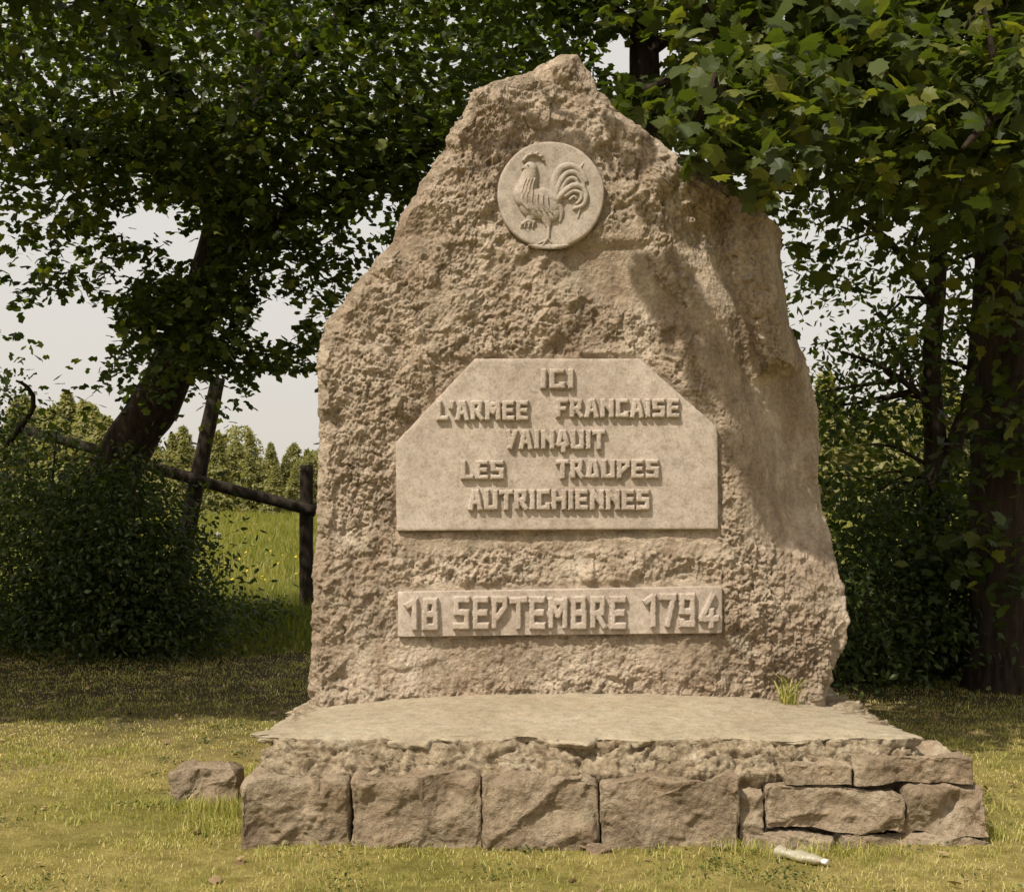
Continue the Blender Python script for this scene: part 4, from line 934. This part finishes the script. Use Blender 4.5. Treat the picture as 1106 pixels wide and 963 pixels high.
def lawn():
    rng = np.random.default_rng(51); n = 420000
    d = np.sqrt(rng.random(n) * (12.6 ** 2 - 3.9 ** 2) + 3.9 ** 2); x = (rng.random(n) - 0.5) * 2 * (d * 0.41 + 0.5); y = CAM_Y + d
    p = np.stack([x, y, 0 * x], -1)
    dens = 0.55 + 0.9 * perlin(p * 1.7) + 0.9 * perlin(p * 6 + 3) + 0.5 * perlin(p * 15); dens = dens * np.where(y > 1.8, 0.35, 1) 
    k = (rng.random(n) < np.clip(dens, 0.12, 1)) & ~in_plinth(x, y); x, y, p, d = x[k], y[k], p[k], d[k]; n = len(x)
    lush = np.clip(0.45 + 1.2 * perlin(p * 1.1 + 9) + 1.0 * perlin(p * 4.1) + 0.6 * perlin(p * 12), 0, 1)
    h = (0.008 + 0.017 * rng.random(n) ** 1.5) * (0.7 + 0.9 * lush); w = 0.0024 * rng.uniform(0.7, 1.5, n) * np.clip(d / 5, 1, 2)
    tint = np.clip(0.72 - 0.48 * lush + rng.normal(size=n) * 0.17, 0, 1)
    xs, ys, hs, ws, ts = [x], [y], [h], [w], [tint]
    # taller tufts along the foot of the stones
    tufts = [(-1.12, -0.75, .10, .10, 500), (-1.12, -0.45, .13, .14, 800), (-1.3, -0.95, .12, .05, 300), (-0.85, -1.06, .10, .05, 260), (-0.3, -1.08, .15, .05, 320), (0.1, -1.12, .1, .045, 150), (0.86, -1.08, .07, .09, 160),
             (1.12, -1.09, .10, .10, 220), (1.3, -1.1, .1, .07, 130), (1.85, -0.9, .08, .11, 200), (1.9, -0.4, .12, .09, 300), (1.75, 0.9, .15, .10, 300), (-1.1, 0.3, .12, .12, 400), (0.6, -1.15, .15, .045, 200), (-1.5, -0.35, .1, .08, 250), (-1.33, -0.36, .10, .07, 250)]
    for cx, cy, r, hh, m in tufts:
        xs.append(cx + rng.normal(size=m) * r); ys.append(cy + rng.normal(size=m) * r * 0.55); hs.append(0.72 * hh * rng.uniform(0.25, 1.0, m) ** 1.2); ws.append(rng.uniform(.003, .005, m)); ts.append(np.clip(rng.normal(0.3, 0.2, m), 0, 1))
    x, y, h, w, tint = [np.concatenate(q) for q in (xs, ys, hs, ws, ts)]
    k = ~in_plinth(x, y); x, y, h, w, tint = x[k], y[k], h[k], w[k], tint[k]
    lean = np.where(h > 0.05, 0.5, 1.5)
    o = blades('lawn_grass', x, y, ground_z(x, y), h, w, lean, tint, M_LAWN, rng); tag(o, 'short dry yellow green mown grass in front of the plinth', 'grass', kind='stuff')
lawn()
def lawn_litter():
    rng = np.random.default_rng(57); X, Y = [], []
    for _ in range(150):
        d = math.sqrt(rng.uniform(4.0 ** 2, 8.0 ** 2)); cx, cy = rng.uniform(-1, 1) * d * 0.42, CAM_Y + d; m = int(rng.integers(8, 46)); r = rng.uniform(0.02, 0.09)
        X.append(cx + rng.normal(size=m) * r); Y.append(cy + rng.normal(size=m) * r)
    x, y = np.concatenate(X), np.concatenate(Y); k = ~in_plinth(x, y); x, y = x[k], y[k]; n = len(x)
    o = leaf_mesh('lawn_weeds', np.stack([x, y, ground_z(x, y) + rng.uniform(0.006, 0.028, n)], -1), rng.normal(size=(n, 3)) * 0.45 + np.array([0, 0, 1]), rng.normal(size=(n, 3)), rng.uniform(0.009, 0.022, n), np.clip(rng.normal(0.55, 0.2, n), 0, 1), 'oval', M_BUSH, None)
    tag(o, 'small clover and weed leaves growing in the mown grass', 'weeds', kind='stuff')
    n = 420; d = np.sqrt(rng.uniform(4.0 ** 2, 11.5 ** 2, n)); x = rng.uniform(-1, 1, n) * d * 0.42; y = CAM_Y + d; k = ~in_plinth(x, y) & ((y > 1.6) | (rng.random(n) < 0.4)); x, y = x[k], y[k]; n = len(x)
    m, t, b = mat_base('dead_leaf', 0.8, 0.2); a = t.nodes.new('ShaderNodeAttribute'); a.attribute_name = 'tint'
    t.links.new(ramp(t, a.outputs['Fac'], [(0, (0.09, 0.05, 0.025)), (1, (0.36, 0.26, 0.14))]).outputs[0], b.inputs['Base Color'])
    o = leaf_mesh('fallen_leaves', np.stack([x, y, ground_z(x, y) + rng.uniform(0.010, 0.022, n)], -1), rng.normal(size=(n, 3)) * 0.35 + np.array([0, 0, 1]), rng.normal(size=(n, 3)), rng.uniform(0.02, 0.05, n), rng.random(n), 'small_maple', m, None)
    tag(o, 'dry brown leaves fallen on the grass', 'leaves', kind='stuff')
lawn_litter()
def meadow():
    rng = np.random.default_rng(52); n = 130000
    d = 13.4 + 52 * rng.random(n) ** 1.5; x = d * rng.uniform(-0.47, 0.42, n); y = CAM_Y + d
    p = np.stack([x, y, 0 * x], -1); hh = 0.26 + 0.16 * perlin(p * 0.7) + 0.08 * perlin(p * 3)
    h = np.clip(hh * rng.uniform(0.5, 1.3, n), 0.08, 0.8); w = 0.010 * np.clip(d / 15, 1, 4) * rng.uniform(0.6, 1.3, n)
    tint = np.clip(0.45 + 0.4 * perlin(p * 0.9 + 4) + rng.normal(size=n) * 0.16, 0, 1)
    o = blades('meadow_grass', x, y, ground_z(x, y), h, w, 0.7, tint, M_MEADOW, rng); tag(o, 'tall sunlit meadow grass beyond the broken fence', 'grass', kind='stuff')
    # weeds under the trees
    n = 22000; d = rng.uniform(11.2, 14.4, n); x = d * rng.uniform(-0.46, 0.42, n); y = CAM_Y + d
    h = rng.uniform(0.05, 0.35, n) * sstep(10.8, 13.2, d); w = rng.uniform(.008, .016, n); tint = np.clip(rng.normal(0.25, 0.2, n), 0, 1)
    o = blades('rough_grass', x, y, ground_z(x, y), h + 0.03, w, 0.7, tint, M_MEADOW, rng); tag(o, 'shaded rough grass and weeds along the foot of the trees', 'grass', kind='stuff')
    # yellow flower heads scattered in the meadow
    n = 60; d = rng.uniform(15, 26, n); x = d * rng.uniform(-0.30, -0.12, n); y = CAM_Y + d; z = ground_z(x, y) + rng.uniform(0.2, 0.42, n)
    m, t, b = mat_base('yellow_petals', 0.6, 0.2); b.inputs['Base Color'].default_value = (0.55, 0.40, 0.03, 1)
    pos = np.stack([x, y, z], -1); o = leaf_mesh('wildflowers', pos, rng.normal(size=(n, 3)) * 0.3 + np.array([0, -0.4, 1]), rng.normal(size=(n, 3)), rng.uniform(0.03, 0.055, n), np.zeros(n), 'small_maple', m, None)
    tag(o, 'yellow wildflowers scattered through the sunlit meadow', 'flowers', kind='stuff')
meadow()
# grass tuft growing at the boulder's right foot
rng = np.random.default_rng(61); m = 46
x = bx(847) + rng.normal(size=m) * 0.02; y = -0.085 + rng.normal(size=m) * 0.02
o = blades('grass_tuft', x, y, slab_top(x, y) - 0.005, rng.uniform(0.05, 0.19, m), rng.uniform(.004, .008, m), 1.1, np.clip(rng.normal(0.3, 0.2, m), 0, 1), M_LAWN, rng)
tag(o, 'yellow green grass tuft growing on the slab against the boulder foot', 'grass tuft')
# dandelion clock in the meadow
dc = P(236, 578, 15.0); dr = empty('dandelion', (dc[0], dc[1], float(ground_z(dc[0], dc[1]))))
tag(dr, 'white dandelion seed head on a stalk in the sunlit meadow', 'dandelion')
gz0 = float(ground_z(dc[0], dc[1]))
v, f = join_rings([tube_data([(dc[0], dc[1], gz0), (dc[0] + .01, dc[1], (gz0 + dc[2]) / 2), dc], [0.006, 0.005, 0.004], 6)]); mesh('stalk', v, f, M_MEADOW, dr)
mw, t, b = mat_base('white_fluff', 0.9, 0.1); b.inputs['Base Color'].default_value = (0.72, 0.70, 0.62, 1)
u = np.random.default_rng(4).normal(size=(120, 3)); u /= np.linalg.norm(u, axis=1)[:, None]
leaf_mesh('seed_head', np.array(dc) + u * 0.022, u + 0.4 * np.random.default_rng(5).normal(size=(120, 3)), np.cross(u, [0.3, 0.2, 1.0]), np.full(120, 0.03), np.zeros(120), 'oval', mw, dr)

# ------------------------------------------------------------------ discarded bottle
bt = empty('plastic_bottle', (1.04, -1.22, 0.0))
tag(bt, 'crumpled clear plastic bottle lying on the grass before the plinth', 'bottle')
mp_, t, b = mat_base('cloudy_plastic', 0.35, 0.4); b.inputs['Base Color'].default_value = (0.54, 0.49, 0.36, 1); b.inputs['Transmission Weight'].default_value = 0.45
mc_, t, b = mat_base('white_cap', 0.4, 0.5); b.inputs['Base Color'].default_value = (0.72, 0.70, 0.66, 1)
def bottle():
    ax = Vector((0.74, -0.66, -0.02)).normalized(); st = Vector((0.96, -1.15, 0.026)); n = 26
    sd = ax.cross(Vector((0, 0, 1))).normalized(); up = sd.cross(ax)
    def lathe(prof, crumple):
        rows = []
        for s, r in prof:
            row = []
            for k in range(n):
                a = 2 * math.pi * k / n; row.append(tuple(st + ax * s * 0.86 + (sd * math.cos(a) + up * math.sin(a) * 0.66) * r * 0.88))
            rows.append(row)
        V = np.array(rows); C = V.mean(1, keepdims=True)
        if crumple: V = C + (V - C) * (1 + crumple * (perlin(V * 24) + 0.6 * facets(V * 40, 0.8)))[..., None]
        return V
    body = [(0, 0.006), (0.001, 0.024), (0.006, 0.031)] + [(0.01 + 0.165 * q / 22, 0.032 + 0.0018 * math.sin(q * 1.9)) for q in range(23)] + [(0.185, 0.030), (0.197, 0.025), (0.208, 0.018), (0.215, 0.0135), (0.224, 0.0125)]
    v, f = join_rings([lathe(body, 0.34)]); mesh('bottle_body', v, f, mp_, bt)
    capp = [(0.221, 0.004), (0.221, 0.0165), (0.224, 0.0172), (0.238, 0.0172), (0.241, 0.0155), (0.242, 0.004)]
    v, f = join_rings([lathe(capp, 0)]); mesh('cap', v, f, mc_, bt)
bottle()
